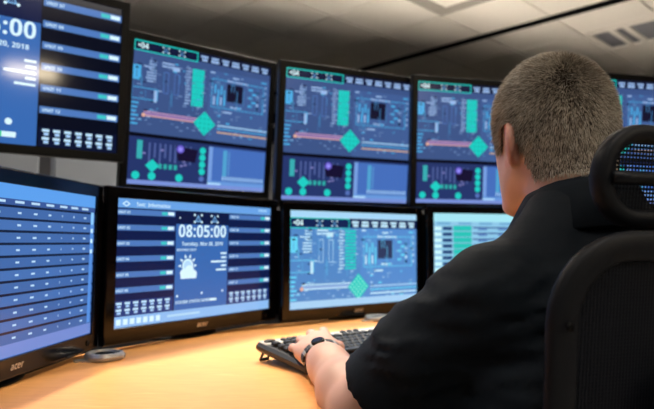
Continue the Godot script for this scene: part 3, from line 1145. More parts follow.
func round_outline(hw: float, y0: float, y1: float, r0: float, r1: float, n: int, waist := 0.0) -> Array:
	# closed outline, clockwise from the left bottom, of a rounded rectangle with a waist
	var pts := []
	var corners := [[-hw + r0, y0 + r0, r0, PI, 1.5 * PI], [hw - r0, y0 + r0, r0, 1.5 * PI, TAU], [hw - r1, y1 - r1, r1, 0.0, 0.5 * PI], [-hw + r1, y1 - r1, r1, 0.5 * PI, PI]]
	for i in 4:
		var c: Array = corners[i]
		for k in n + 1:
			var a: float = lerpf(c[3], c[4], float(k) / n)
			pts.append(Vector2(c[0] + cos(a) * c[2], c[1] + sin(a) * c[2]))
		var nx: Array = corners[(i + 1) % 4]
		var pa: Vector2 = pts[pts.size() - 1]
		var pb := Vector2(nx[0] + cos(nx[3]) * nx[2], nx[1] + sin(nx[3]) * nx[2])
		for k in range(1, 9):
			pts.append(pa.lerp(pb, k / 9.0))
	for i in pts.size():
		var f: float = (pts[i].y - y0) / (y1 - y0)
		pts[i].x *= 1.0 - waist * sin(clampf(f, 0, 1) * PI) * 0.5
	return pts

func ring_part(outline: Array, wid: float, thick: float, zc: float, lean: float, yref: float) -> ArrayMesh:
	# frame whose outer edge is the outline: rounded section, wid across the plane, thick through it
	var st := ST()
	st.set_smooth_group(0)
	var n := outline.size()
	var rings := []
	var mids := []
	var cen := Vector2.ZERO
	for p in outline:
		cen += p / n
	for i in n:
		var d: Vector2 = (outline[(i + 1) % n] - outline[(i - 1 + n) % n]).normalized()
		var inw := Vector2(-d.y, d.x)
		if inw.dot(cen - outline[i]) < 0:
			inw = -inw
		var mid: Vector2 = outline[i] + inw * wid / 2
		var ring := []
		for k in 12:
			var a := TAU * k / 12.0
			var ca := cos(a)
			var sa := sin(a)
			var off: Vector2 = mid - inw * (signf(ca) * pow(absf(ca), 0.7) * wid / 2)
			var z := zc + bend(off.x) + (off.y - yref) * lean + signf(sa) * pow(absf(sa), 0.7) * thick / 2
			ring.append(Vector3(off.x, off.y, z))
		rings.append(ring)
		mids.append(Vector3(mid.x, mid.y, zc + bend(mid.x) + (mid.y - yref) * lean))
	for i in n:
		var j := (i + 1) % n
		for k in 12:
			var l := (k + 1) % 12
			var q: Vector3 = (rings[i][k] + rings[i][l] + rings[j][k] + rings[j][l]) / 4.0
			quad(st, rings[i][k], rings[i][l], rings[j][l], rings[j][k], q - (mids[i] + mids[j]) / 2.0)
	return done(st)

func mesh_fabric(outline: Array, inset: float, zc: float, lean: float, yref: float, pitch: float, wid: float) -> ArrayMesh:
	# woven strands, each a thin ribbon with two faces at right angles to the view being unnecessary
	var st := ST()
	st.set_smooth_group(-1)
	var poly := PackedVector2Array(outline)
	var off := Geometry2D.offset_polygon(poly, -inset)
	var inner: PackedVector2Array = off[0]
	var lo := inner[0]
	var hi := inner[0]
	for p in inner:
		lo = Vector2(minf(lo.x, p.x), minf(lo.y, p.y))
		hi = Vector2(maxf(hi.x, p.x), maxf(hi.y, p.y))
	for ax in 2:
		var a0: float = lo.x if ax == 0 else lo.y
		var a1: float = hi.x if ax == 0 else hi.y
		var k := 0
		var c := a0 + pitch / 2
		while c < a1:
			var ws := []
			for i in inner.size():
				var p: Vector2 = inner[i]
				var q: Vector2 = inner[(i + 1) % inner.size()]
				var pa: float = p.x if ax == 0 else p.y
				var qa: float = q.x if ax == 0 else q.y
				if (pa <= c) != (qa <= c):
					var f: float = (c - pa) / (qa - pa)
					ws.append(lerpf(p.y if ax == 0 else p.x, q.y if ax == 0 else q.x, f))
			ws.sort()
			if ws.size() >= 2:
				var seg := 8
				var prev := []
				for s in seg + 1:
					var w: float = lerpf(ws[0], ws[ws.size() - 1], float(s) / seg)
					var x: float = c if ax == 0 else w
					var y: float = w if ax == 0 else c
					var z := zc + bend(x) + (y - yref) * lean + (0.0004 if ax == 0 else -0.0004)
					var o := Vector3(wid / 2, 0, 0) if ax == 0 else Vector3(0, wid / 2, 0)
					var cur := [Vector3(x, y, z) - o, Vector3(x, y, z + 0.0005), Vector3(x, y, z) + o]
					if s > 0:
						quad(st, prev[0], prev[1], cur[1], cur[0], Vector3(0, 0, 1))
						quad(st, prev[1], prev[2], cur[2], cur[1], Vector3(0, 0, 1))
					prev = cur
			k += 1
			c += pitch
	return done(st)

func build_chair() -> void:
	var yaw := deg_to_rad(24.8)
	var t := thing("office_chair", "black ergonomic office chair with mesh back and headrest, man seated in it", "chair", Vector3(0.35, 0, -0.907), yaw)
	var lean := 0.10
	var zb := 0.25
	# back
	var o := round_outline(0.24, 0.55, 1.012, 0.09, 0.095, 8, 0.05)
	var bf := part("back_frame", ring_part(o, 0.033, 0.017, zb, lean, 1.0), M.frame_black, t)
	var bm := part("back_mesh", mesh_fabric(o, 0.020, zb - 0.002, lean, 1.0, 0.0040, 0.0031), M.mesh_black, t)
	bm.set_meta("label", "fine black woven mesh")
	var st := ST()
	lathe(st, [[0.005, 0.0], [0.005, 0.0015], [0.003, 0.003], [0.0, 0.003]], 12)
	var screw := done(st)
	for q in [Vector2(-0.222, 0.915), Vector2(-0.217, 0.80), Vector2(0.222, 0.915), Vector2(0.217, 0.80)]:
		part("screw", screw, M.satin_black, bf, Transform3D(Basis(Vector3.RIGHT, PI / 2), Vector3(q.x, q.y, zb + bend(q.x) + (q.y - 1.0) * lean + 0.012)))
	# lumbar pad behind the mesh, on the spine
	st = ST()
	var lp := round_outline(0.135, 0.70, 0.875, 0.06, 0.06, 8)
	for k in 2:
		pass
	part("lumbar_pad", ring_part(lp, 0.085, 0.022, zb + 0.026, lean, 1.0), M.frame_black, t)
	st = ST()
	tube(st, [Vector3(0, 0.42, 0.10), Vector3(0, 0.43, 0.22), Vector3(0, 0.52, 0.275), Vector3(0, 0.75, 0.265), Vector3(0, 0.98, 0.275), Vector3(0, 1.06, 0.262)], [0.030, 0.032, 0.030, 0.024, 0.018, 0.014], 12, false, 0.7, Vector3.RIGHT)
	part("spine", done(st), M.frame_black, t)
	# headrest
	var hz := 0.222
	var ho := round_outline(0.163, 1.016, 1.130, 0.056, 0.056, 10)
	part("headrest_frame", ring_part(ho, 0.020, 0.022, hz, 0.12, 1.06), M.frame_black, t)
	var hm := part("headrest_mesh", mesh_fabric(ho, 0.014, hz - 0.003, 0.12, 1.06, 0.0046, 0.0027), M.mesh_black, t)
	hm.set_meta("label", "open black mesh that the screens shine through")
	st = ST()
	var bar := []
	for k in 13:
		var x := lerpf(-0.150, 0.150, k / 12.0)
		bar.append(Vector3(x, 1.070, hz + bend(x) + 0.012))
	tube(st, bar, [0.0075], 10, false, 1.0)
	part("headrest_bar", done(st), M.frame_black, t)
	# seat, column and base, under the man
	st = ST()
	for s in 3:
		cbox(st, Transform3D(Basis(), Vector3(0, [0.40, 0.43, 0.455][s], -0.01)), Vector3([0.42, 0.48, 0.45][s], [0.03, 0.04, 0.025][s], [0.42, 0.48, 0.45][s]), 0.012)
	part("seat", done(st), M.matte_black, t)
	st = ST()
	lathe(st, [[0.0, 0.09], [0.03, 0.09], [0.03, 0.28], [0.02, 0.28], [0.02, 0.385], [0.09, 0.39], [0.0, 0.39]], 20)
	part("column", done(st), M.satin_black, t)
	for k in 5:
		var a := TAU * k / 5.0 + 0.3
		var d := Vector3(cos(a), 0, sin(a))
		st = ST()
		tube(st, [d * 0.02 + Vector3(0, 0.11, 0), d * 0.30 + Vector3(0, 0.075, 0)], [0.028, 0.018], 10)
		var leg := part("base_leg", done(st), M.satin_black, t)
		st = ST()
		lathe(st, [[0.0, -0.02], [0.028, -0.02], [0.030, -0.015], [0.030, 0.015], [0.028, 0.02], [0.0, 0.02]], 16, Transform3D(Basis(Vector3.UP, -a) * Basis(Vector3.RIGHT, PI / 2), d * 0.295 + Vector3(0, 0.030, 0)))
		part("caster", done(st), M.matte_black, leg)

# =====================================================================  person: smooth-joined capsules and ellipsoids
class Field:
	var ops := []        # [type, k, a, b, ra, rb] capsule | [type, k, centre, inverse basis, radii] ellipsoid
	var folds: Callable
	var has_folds := false
	func cap(a: Vector3, b: Vector3, ra: float, rb: float, k := 0.01) -> void:
		var ba := b - a
		ops.append([0, k, a, ba, ra, rb, maxf(ba.dot(ba), 1e-9)])
	func ell(c: Vector3, r: Vector3, bas := Basis(), k := 0.01) -> void:
		ops.append([1, k, c, bas.transposed(), r, 0, 0])
	func cut_cap(a: Vector3, b: Vector3, ra: float, rb: float, k := 0.004) -> void:
		var ba := b - a
		ops.append([2, k, a, ba, ra, rb, maxf(ba.dot(ba), 1e-9)])
	func cut_ell(c: Vector3, r: Vector3, bas := Basis(), k := 0.004) -> void:
		ops.append([3, k, c, bas.transposed(), r, 0, 0])
	func cut_plane(p: Vector3, n: Vector3, k := 0.0) -> void:   # removes the side n points to
		ops.append([4, k, p, n.normalized(), 0, 0, 0])
	func at(p: Vector3) -> float:
		var d := 1.0
		for o in ops:
			var t: int = o[0]
			var e: float
			if t == 0 or t == 2:
				var pa: Vector3 = p - o[2]
				var ba: Vector3 = o[3]
				var h: float = clampf(pa.dot(ba) / o[6], 0.0, 1.0)
				e = (pa - ba * h).length() - lerpf(o[4], o[5], h)
			elif t == 4:
				e = -(p - o[2]).dot(o[3])
			else:
				var q: Vector3 = o[3] * (p - o[2])
				var r: Vector3 = o[4]
				var k0 := (q / r).length()
				var k1 := (q / (r * r)).length()
				e = k0 * (k0 - 1.0) / maxf(k1, 1e-6)
			var k: float = o[1]
			if t < 2:
				var h2 := maxf(k - absf(d - e), 0.0)
				d = minf(d, e) - (h2 * h2 / (4.0 * k) if k > 0.0 else 0.0)
			else:
				var g := -e
				var h3 := maxf(k - absf(d - g), 0.0)
				d = maxf(d, g) + (h3 * h3 / (4.0 * k) if k > 0.0 else 0.0)
		if has_folds and absf(d) < 0.05:
			d += folds.call(p)
		return d

# surface nets; returns [verts, normals, indices]
func nets(f: Field, lo: Vector3, hi: Vector3, cell: float) -> Array:
	var nx := int(ceil((hi.x - lo.x) / cell)) + 1
	var ny := int(ceil((hi.y - lo.y) / cell)) + 1
	var nz := int(ceil((hi.z - lo.z) / cell)) + 1
	var B := 5
	nx = int(ceil(nx / float(B))) * B
	ny = int(ceil(ny / float(B))) * B
	nz = int(ceil(nz / float(B))) * B
	var px := nx + 1
	var py := ny + 1
	var pz := nz + 1
	var val := PackedFloat32Array()
	val.resize(px * py * pz)
	val.fill(9.0)
	var vid := PackedInt32Array()
	vid.resize(nx * ny * nz)
	vid.fill(-1)
	var verts := PackedVector3Array()
	var cells := PackedInt32Array()
	var reach := cell * B * 0.5 * 1.7321 * 1.25 + 0.004
	for bx in range(0, nx, B):
		for by in range(0, ny, B):
			for bz in range(0, nz, B):
				var mid := lo + Vector3(bx + B * 0.5, by + B * 0.5, bz + B * 0.5) * cell
				if absf(f.at(mid)) > reach:
					continue
				for i in range(bx, bx + B + 1):
					for j in range(by, by + B + 1):
						for k in range(bz, bz + B + 1):
							var id := (i * py + j) * pz + k
							if val[id] == 9.0:
								val[id] = f.at(lo + Vector3(i, j, k) * cell)
				for i in range(bx, bx + B):
					for j in range(by, by + B):
						for k in range(bz, bz + B):
							var b0 := (i * py + j) * pz + k
							var b1 := b0 + pz
							var b2 := b0 + py * pz
							var b3 := b2 + pz
							var v000 := val[b0]
							var v001 := val[b0 + 1]
							var v010 := val[b1]
							var v011 := val[b1 + 1]
							var v100 := val[b2]
							var v101 := val[b2 + 1]
							var v110 := val[b3]
							var v111 := val[b3 + 1]
							var neg := int(v000 < 0) + int(v001 < 0) + int(v010 < 0) + int(v011 < 0) + int(v100 < 0) + int(v101 < 0) + int(v110 < 0) + int(v111 < 0)
							if neg == 0 or neg == 8:
								continue
							var s := Vector3.ZERO
							var n := 0
							if (v000 < 0) != (v100 < 0):
								s += Vector3(v000 / (v000 - v100), 0, 0); n += 1
							if (v010 < 0) != (v110 < 0):
								s += Vector3(v010 / (v010 - v110), 1, 0); n += 1
							if (v001 < 0) != (v101 < 0):
								s += Vector3(v001 / (v001 - v101), 0, 1); n += 1
							if (v011 < 0) != (v111 < 0):
								s += Vector3(v011 / (v011 - v111), 1, 1); n += 1
							if (v000 < 0) != (v010 < 0):
								s += Vector3(0, v000 / (v000 - v010), 0); n += 1
							if (v100 < 0) != (v110 < 0):
								s += Vector3(1, v100 / (v100 - v110), 0); n += 1
							if (v001 < 0) != (v011 < 0):
								s += Vector3(0, v001 / (v001 - v011), 1); n += 1
							if (v101 < 0) != (v111 < 0):
								s += Vector3(1, v101 / (v101 - v111), 1); n += 1
							if (v000 < 0) != (v001 < 0):
								s += Vector3(0, 0, v000 / (v000 - v001)); n += 1
							if (v100 < 0) != (v101 < 0):
								s += Vector3(1, 0, v100 / (v100 - v101)); n += 1
							if (v010 < 0) != (v011 < 0):
								s += Vector3(0, 1, v010 / (v010 - v011)); n += 1
							if (v110 < 0) != (v111 < 0):
								s += Vector3(1, 1, v110 / (v110 - v111)); n += 1
							var ci := (i * ny + j) * nz + k
							vid[ci] = verts.size()
							verts.append(lo + (Vector3(i, j, k) + s / n) * cell)
							cells.append(ci)
	var idx := PackedInt32Array()
	for c in cells:
		var k := c % nz
		var j := (c / nz) % ny
		var i := c / (nz * ny)
		var id := (i * py + j) * pz + k
		var v0 := val[id]
		# three edges leaving the cell's low corner
		for ax in 3:
			var v1: float
			var a: int
			var b: int
			var cc: int
			if ax == 0:
				if j == 0 or k == 0: continue
				v1 = val[id + py * pz]
				a = vid[c - nz]; b = vid[c - nz - 1]; cc = vid[c - 1]
			elif ax == 1:
				if i == 0 or k == 0: continue
				v1 = val[id + pz]
				a = vid[c - 1]; b = vid[c - ny * nz - 1]; cc = vid[c - ny * nz]
			else:
				if i == 0 or j == 0: continue
				v1 = val[id + 1]
				a = vid[c - ny * nz]; b = vid[c - ny * nz - nz]; cc = vid[c - nz]
			if (v0 < 0) == (v1 < 0) or a < 0 or b < 0 or cc < 0:
				continue
			var q := vid[c]
			if v0 < 0:
				idx.append_array([q, a, b, q, b, cc])
			else:
				idx.append_array([q, b, a, q, cc, b])
	# the order above may be front or back: test it on normals against the field's slope
	var nor := PackedVector3Array()
	nor.resize(verts.size())
	for t in range(0, idx.size(), 3):
		var A := verts[idx[t]]
		var n2 := (verts[idx[t + 2]] - A).cross(verts[idx[t + 1]] - A)
		for m in 3:
			nor[idx[t + m]] += n2
	var vote := 0
	for t in range(0, verts.size(), maxi(1, verts.size() / 60)):
		var nn := nor[t].normalized()
		vote += 1 if f.at(verts[t] + nn * cell) > f.at(verts[t] - nn * cell) else -1
	if vote < 0:
		for t in range(0, idx.size(), 3):
			var x := idx[t + 1]
			idx[t + 1] = idx[t + 2]
			idx[t + 2] = x
		for t in nor.size():
			nor[t] = -nor[t]
	for t in nor.size():
		nor[t] = nor[t].normalized()
	return [verts, nor, idx]

func nets_mesh(parts: Array, tint = null) -> ArrayMesh:
	var v := PackedVector3Array()
	var n := PackedVector3Array()
	var x := PackedInt32Array()
	for p in parts:
		var base := v.size()
		v.append_array(p[0])
		n.append_array(p[1])
		for i in p[2]:
			x.append(i + base)
	var a := []
	a.resize(Mesh.ARRAY_MAX)
	a[Mesh.ARRAY_VERTEX] = v
	a[Mesh.ARRAY_NORMAL] = n
	a[Mesh.ARRAY_INDEX] = x
	if tint != null:
		var c := PackedColorArray()
		for p in v:
			c.append(tint.call(p))
		a[Mesh.ARRAY_COLOR] = c
	var m := ArrayMesh.new()
	m.add_surface_from_arrays(Mesh.PRIMITIVE_TRIANGLES, a)
	return m

var head_xf: Transform3D
var body_xf: Transform3D

func hair_here(q: Vector3) -> bool:      # q in the head's own axes, face towards -z
	var line: float
	if q.z < -0.055:                     # over the forehead
		line = 0.078 + (-0.055 - q.z) * 0.25
	elif q.z < -0.02:                    # temple and sideburn
		line = lerpf(0.078, -0.018, clampf((q.z + 0.055) / 0.022, 0, 1))
	elif q.z < 0.022:                    # above the ear
		line = 0.020 if q.z > -0.008 else lerpf(-0.018, 0.020, (q.z + 0.02) / 0.012)
	else:                                # behind the ear down to the nape
		line = lerpf(0.020, -0.070, clampf((q.z - 0.022) / 0.022, 0, 1))
	return q.y > line

func build_person() -> void:
	var t := thing("person", "man with short grey hair in a dark polo shirt, seen from behind, typing", "person", Vector3(0.36, 0, -0.76))
	var inv := Transform3D(Basis(), -t.position)
	# ---- joints, world coordinates
	head_xf = Transform3D(Basis(Vector3.UP, deg_to_rad(17.5)) * Basis(Vector3.RIGHT, deg_to_rad(-4)), Vector3(0.339, 1.156, -0.912))
	body_xf = Transform3D(Basis(Vector3.UP, deg_to_rad(24.8)), Vector3(0.362, 1.022, -0.855))
	var SL := body_xf * Vector3(-0.172, -0.092, 0.0)
	var SR := body_xf * Vector3(0.172, -0.092, 0.0)
	var EL := Vector3(0.050, 0.757, -0.875)
	var WL := Vector3(-0.013, 0.800, -1.100)
	var ER := Vector3(0.52, 0.775, -1.03)
	var WR := Vector3(0.30, 0.812, -1.27)
	var H := func(x: float, y: float, z: float) -> Vector3: return head_xf * Vector3(x, y, z)
	var hb := head_xf.basis
	# ---- head and neck
	var f := Field.new()
	f.ell(H.call(0, 0.030, 0.012), Vector3(0.075, 0.090, 0.090), hb)
	f.ell(H.call(0, 0.0, 0.040), Vector3(0.064, 0.065, 0.054), hb, 0.03)
	f.ell(H.call(0, -0.026, -0.030), Vector3(0.060, 0.074, 0.060), hb, 0.03)
	f.cap(H.call(-0.052, -0.045, 0.0), H.call(-0.013, -0.090, -0.080), 0.020, 0.018, 0.025)
	f.cap(H.call(0.052, -0.045, 0.0), H.call(0.013, -0.090, -0.080), 0.020, 0.018, 0.025)
	f.cap(H.call(0, -0.03, 0.036), H.call(0, -0.17, 0.062), 0.058, 0.064, 0.03)
	f.cap(H.call(0, 0.012, -0.088), H.call(0, -0.028, -0.108), 0.009, 0.013, 0.012)     # nose
	for s in [-1.0, 1.0]:
		f.cap(H.call(s * 0.012, 0.026, -0.083), H.call(s * 0.045, 0.024, -0.068), 0.010, 0.008, 0.012)
		f.cut_ell(H.call(s * 0.030, 0.006, -0.092), Vector3(0.016, 0.010, 0.012), hb, 0.012)
		f.ell(H.call(s * 0.030, 0.006, -0.078), Vector3(0.012, 0.012, 0.012), hb, 0.003)
		f.cap(H.call(s * 0.014, -0.034, -0.102), H.call(s * 0.010, -0.034, -0.100), 0.007, 0.007, 0.006)
		# ear: a tilted flattened oval with a rolled rim and a hollow
		var eb := hb * Basis(Vector3.UP, s * 0.6) * Basis(Vector3.RIGHT, -0.15)
		var ec: Vector3 = H.call(s * 0.079, -0.010, 0.016)
		f.ell(ec, Vector3(0.009, 0.031, 0.021), eb, 0.006)
		f.ell(ec + eb * Vector3(-s * 0.002, -0.026, -0.006), Vector3(0.007, 0.012, 0.009), eb, 0.006)
		f.cut_ell(ec + eb * Vector3(s * 0.010, 0.003, -0.002), Vector3(0.008, 0.021, 0.011), eb, 0.004)
	f.cap(H.call(-0.020, -0.055, -0.083), H.call(0.020, -0.055, -0.083), 0.006, 0.006, 0.010)
	f.cap(H.call(-0.017, -0.066, -0.083), H.call(0.017, -0.066, -0.083), 0.0062, 0.0062, 0.009)
	var c0: Vector3 = head_xf.origin
	var head := nets(f, c0 + Vector3(-0.13, -0.185, -0.15), c0 + Vector3(0.13, 0.135, 0.15), 0.004)
	# ---- arms and hands
	var hands := []
	for s in 2:
		var E: Vector3 = [EL, ER][s]
		var Wp: Vector3 = [WL, WR][s]
		var S: Vector3 = [SL, SR][s]
		hands.append(nets(arm_field(S, E, Wp, s == 0), Vector3(minf(E.x, Wp.x), 0, minf(E.z, Wp.z)) + Vector3(-0.13, 0.715, -0.20), Vector3(maxf(E.x, Wp.x) + 0.11, 0.95, maxf(E.z, Wp.z) + 0.085), 0.0035))
	# ---- trunk under the clothes
	var g := Field.new()
	trunk(g, -0.012)
	g.cap(SL, EL, 0.045, 0.036, 0.03)
	g.cap(SR, ER, 0.045, 0.036, 0.03)
	var core := nets(g, Vector3(-0.05, 0.48, -1.20), Vector3(0.78, 1.06, -0.50), 0.016)
	var inv_head := head_xf.affine_inverse()
	var tint := func(p: Vector3) -> Color:
		var c := Color(0.60, 0.355, 0.265)
		var q: Vector3 = inv_head * p
		if q.y > -0.13 and q.length() < 0.2:
			if absf(q.x) > 0.072 and absf(q.y) < 0.045:
				c = Color(0.62, 0.30, 0.23)
			if q.z < -0.08 and q.y < -0.050 and q.y > -0.072 and absf(q.x) < 0.024:
				c = Color(0.50, 0.24, 0.19)
			if q.z < -0.075 and absf(q.y - 0.006) < 0.008 and absf(absf(q.x) - 0.03) < 0.011:
				c = Color(0.75, 0.74, 0.72) if absf(absf(q.x) - 0.03) > 0.0055 else Color(0.06, 0.07, 0.08)
			if q.z < -0.065 and absf(q.y - 0.030) < 0.005 and absf(absf(q.x) - 0.03) < 0.02:
				c = Color(0.12, 0.09, 0.07)
		return c
	var skin := nets_mesh([head, hands[0], hands[1], core], tint)
	part("body", skin, M.skin, t, inv)
	hair(t, inv, head)
	shirt(t, inv, SL, EL, SR, ER)
	# trousers: seat, thighs and shins under the desk
	var tr := Field.new()
	var B := func(x: float, y: float, z: float) -> Vector3: return body_xf * Vector3(x, y, z)
	tr.ell(B.call(0, -0.50, 0.05), Vector3(0.175, 0.075, 0.12), body_xf.basis)
	for s in [-1.0, 1.0]:
		tr.cap(B.call(s * 0.09, -0.50, 0.03), B.call(s * 0.13, -0.50, -0.40), 0.073, 0.058, 0.03)
		tr.cap(B.call(s * 0.13, -0.50, -0.40), B.call(s * 0.13, -0.93, -0.36), 0.056, 0.045, 0.02)
		tr.cap(B.call(s * 0.13, -0.985, -0.33), B.call(s * 0.14, -0.995, -0.50), 0.040, 0.032, 0.02)
	part("trousers", nets_mesh([nets(tr, Vector3(-0.15, -0.02, -1.5), Vector3(0.75, 0.66, -0.5), 0.016)]), M.trousers, t, inv)
	wristwatch(t, inv, EL, WL)

func trunk(f: Field, grow: float) -> void:
	var b := body_xf.basis
	var B := func(x: float, y: float, z: float) -> Vector3: return body_xf * Vector3(x, y, z)
	var v := Vector3.ONE * grow
	f.ell(B.call(0, -0.17, 0.015), Vector3(0.178, 0.160, 0.118) + v, b)
	f.ell(B.call(0, -0.32, 0.035), Vector3(0.215, 0.24, 0.135) + v, b, 0.06)
	f.ell(B.call(0, -0.37, -0.03), Vector3(0.225, 0.17, 0.140) + v, b, 0.06)
	f.ell(B.call(0, -0.47, 0.04), Vector3(0.175, 0.10, 0.130) + v, b, 0.05)
	f.cap(B.call(-0.155, -0.098, 0.0), B.call(0.155, -0.098, 0.0), 0.052 + grow, 0.056 + grow, 0.05)
	for s in [-1.0, 1.0]:
		f.cap(B.call(s * 0.05, -0.003, 0.008), B.call(s * 0.14, -0.084, 0.004), 0.048 + grow, 0.047 + grow, 0.03)
	f.cap(B.call(0, 0.02, 0.01), B.call(0, -0.1, 0.02), 0.062 + grow, 0.09 + grow, 0.04)

func arm_field(S: Vector3, E: Vector3, W: Vector3, left: bool) -> Field:
	var f := Field.new()
	var d := (W - E).normalized()
	var up_arm := E.lerp(S, 0.55)
	f.cap(up_arm, E, 0.047, 0.041)
	f.cap(E, E.lerp(W, 0.30), 0.042, 0.045, 0.03)
	f.cap(E.lerp(W, 0.30), E.lerp(W, 0.75), 0.045, 0.033, 0.02)
	# wrist is wider than it is thick: two capsules side by side
	var roll := -0.30 if left else 0.30
	var fw := Vector3(d.x, 0.10, d.z).normalized()
	if left:
		fw = Vector3(-0.20, 0.03, -0.96).normalized()
	else:
		fw = Vector3(-0.60, 0.10, -0.78).normalized()
	var rt := fw.cross(Vector3.UP).normalized()
	var hb := Basis(rt, rt.cross(fw).normalized(), -fw)
	hb = hb * Basis(Vector3(0, 0, 1), -roll)
	var hx := Transform3D(hb, W)
	var sg := 1.0 if left else -1.0          # thumb side along local x
	for s in [-1.0, 1.0]:
		f.cap(E.lerp(W, 0.72), hx * Vector3(s * 0.0125, 0, 0.0), 0.026, 0.0185, 0.025)
	# palm: four bones from wrist to knuckles
	var kx := [0.030, 0.010, -0.010, -0.028]
	var kz := [-0.090, -0.093, -0.087, -0.077]
	var ky := [0.004, 0.007, 0.005, 0.0]
	var kr := [0.0125, 0.0130, 0.0122, 0.0112]
	for i in 4:
		f.cap(hx * Vector3(sg * kx[i] * 0.42, 0.0, -0.010), hx * Vector3(sg * kx[i], ky[i], kz[i]), 0.0165, kr[i], 0.014)
	f.cap(hx * Vector3(sg * 0.022, -0.010, -0.030), hx * Vector3(sg * 0.030, -0.008, -0.055), 0.017, 0.014, 0.012)
	f.cap(hx * Vector3(-sg * 0.020, -0.008, -0.025), hx * Vector3(-sg * 0.026, -0.006, -0.060), 0.015, 0.013, 0.012)
	# fingers: three bones each, curling down on to the keys
	var ln := [[0.042, 0.026, 0.020], [0.046, 0.030, 0.021], [0.042, 0.028, 0.020], [0.033, 0.021, 0.018]]
	var spread := [0.14, 0.03, -0.08, -0.20]
	var curl := [[0.02, 0.42, 0.35], [0.04, 0.48, 0.38], [0.04, 0.48, 0.38], [0.06, 0.42, 0.35]]
	for i in 4:
		var p: Vector3 = Vector3(sg * kx[i], ky[i], kz[i])
		var ang: float = 0.0
		var r: float = kr[i] - 0.0018
		for k in 3:
			ang += curl[i][k]
			var dir := Vector3(sg * spread[i] * cos(ang), -sin(ang), -cos(ang)).normalized()
			var q: Vector3 = p + dir * ln[i][k]
			var r2: float = r - 0.0009
			f.cap(hx * p, hx * q, r, r2, 0.004)
			p = q
			r = r2
	# thumb leaves the side of the palm near its base
	var tp := Vector3(sg * 0.026, -0.010, -0.032)
	var tq := Vector3(sg * 0.046, -0.020, -0.070)
	var tw := Vector3(sg * 0.046, -0.026, -0.100)
	var tz := Vector3(sg * 0.040, -0.032, -0.122)
	f.cap(hx * tp, hx * tq, 0.0150, 0.0125, 0.010)
	f.cap(hx * tq, hx * tw, 0.0118, 0.0110, 0.004)
	f.cap(hx * tw, hx * tz, 0.0108, 0.0090, 0.004)
	return f

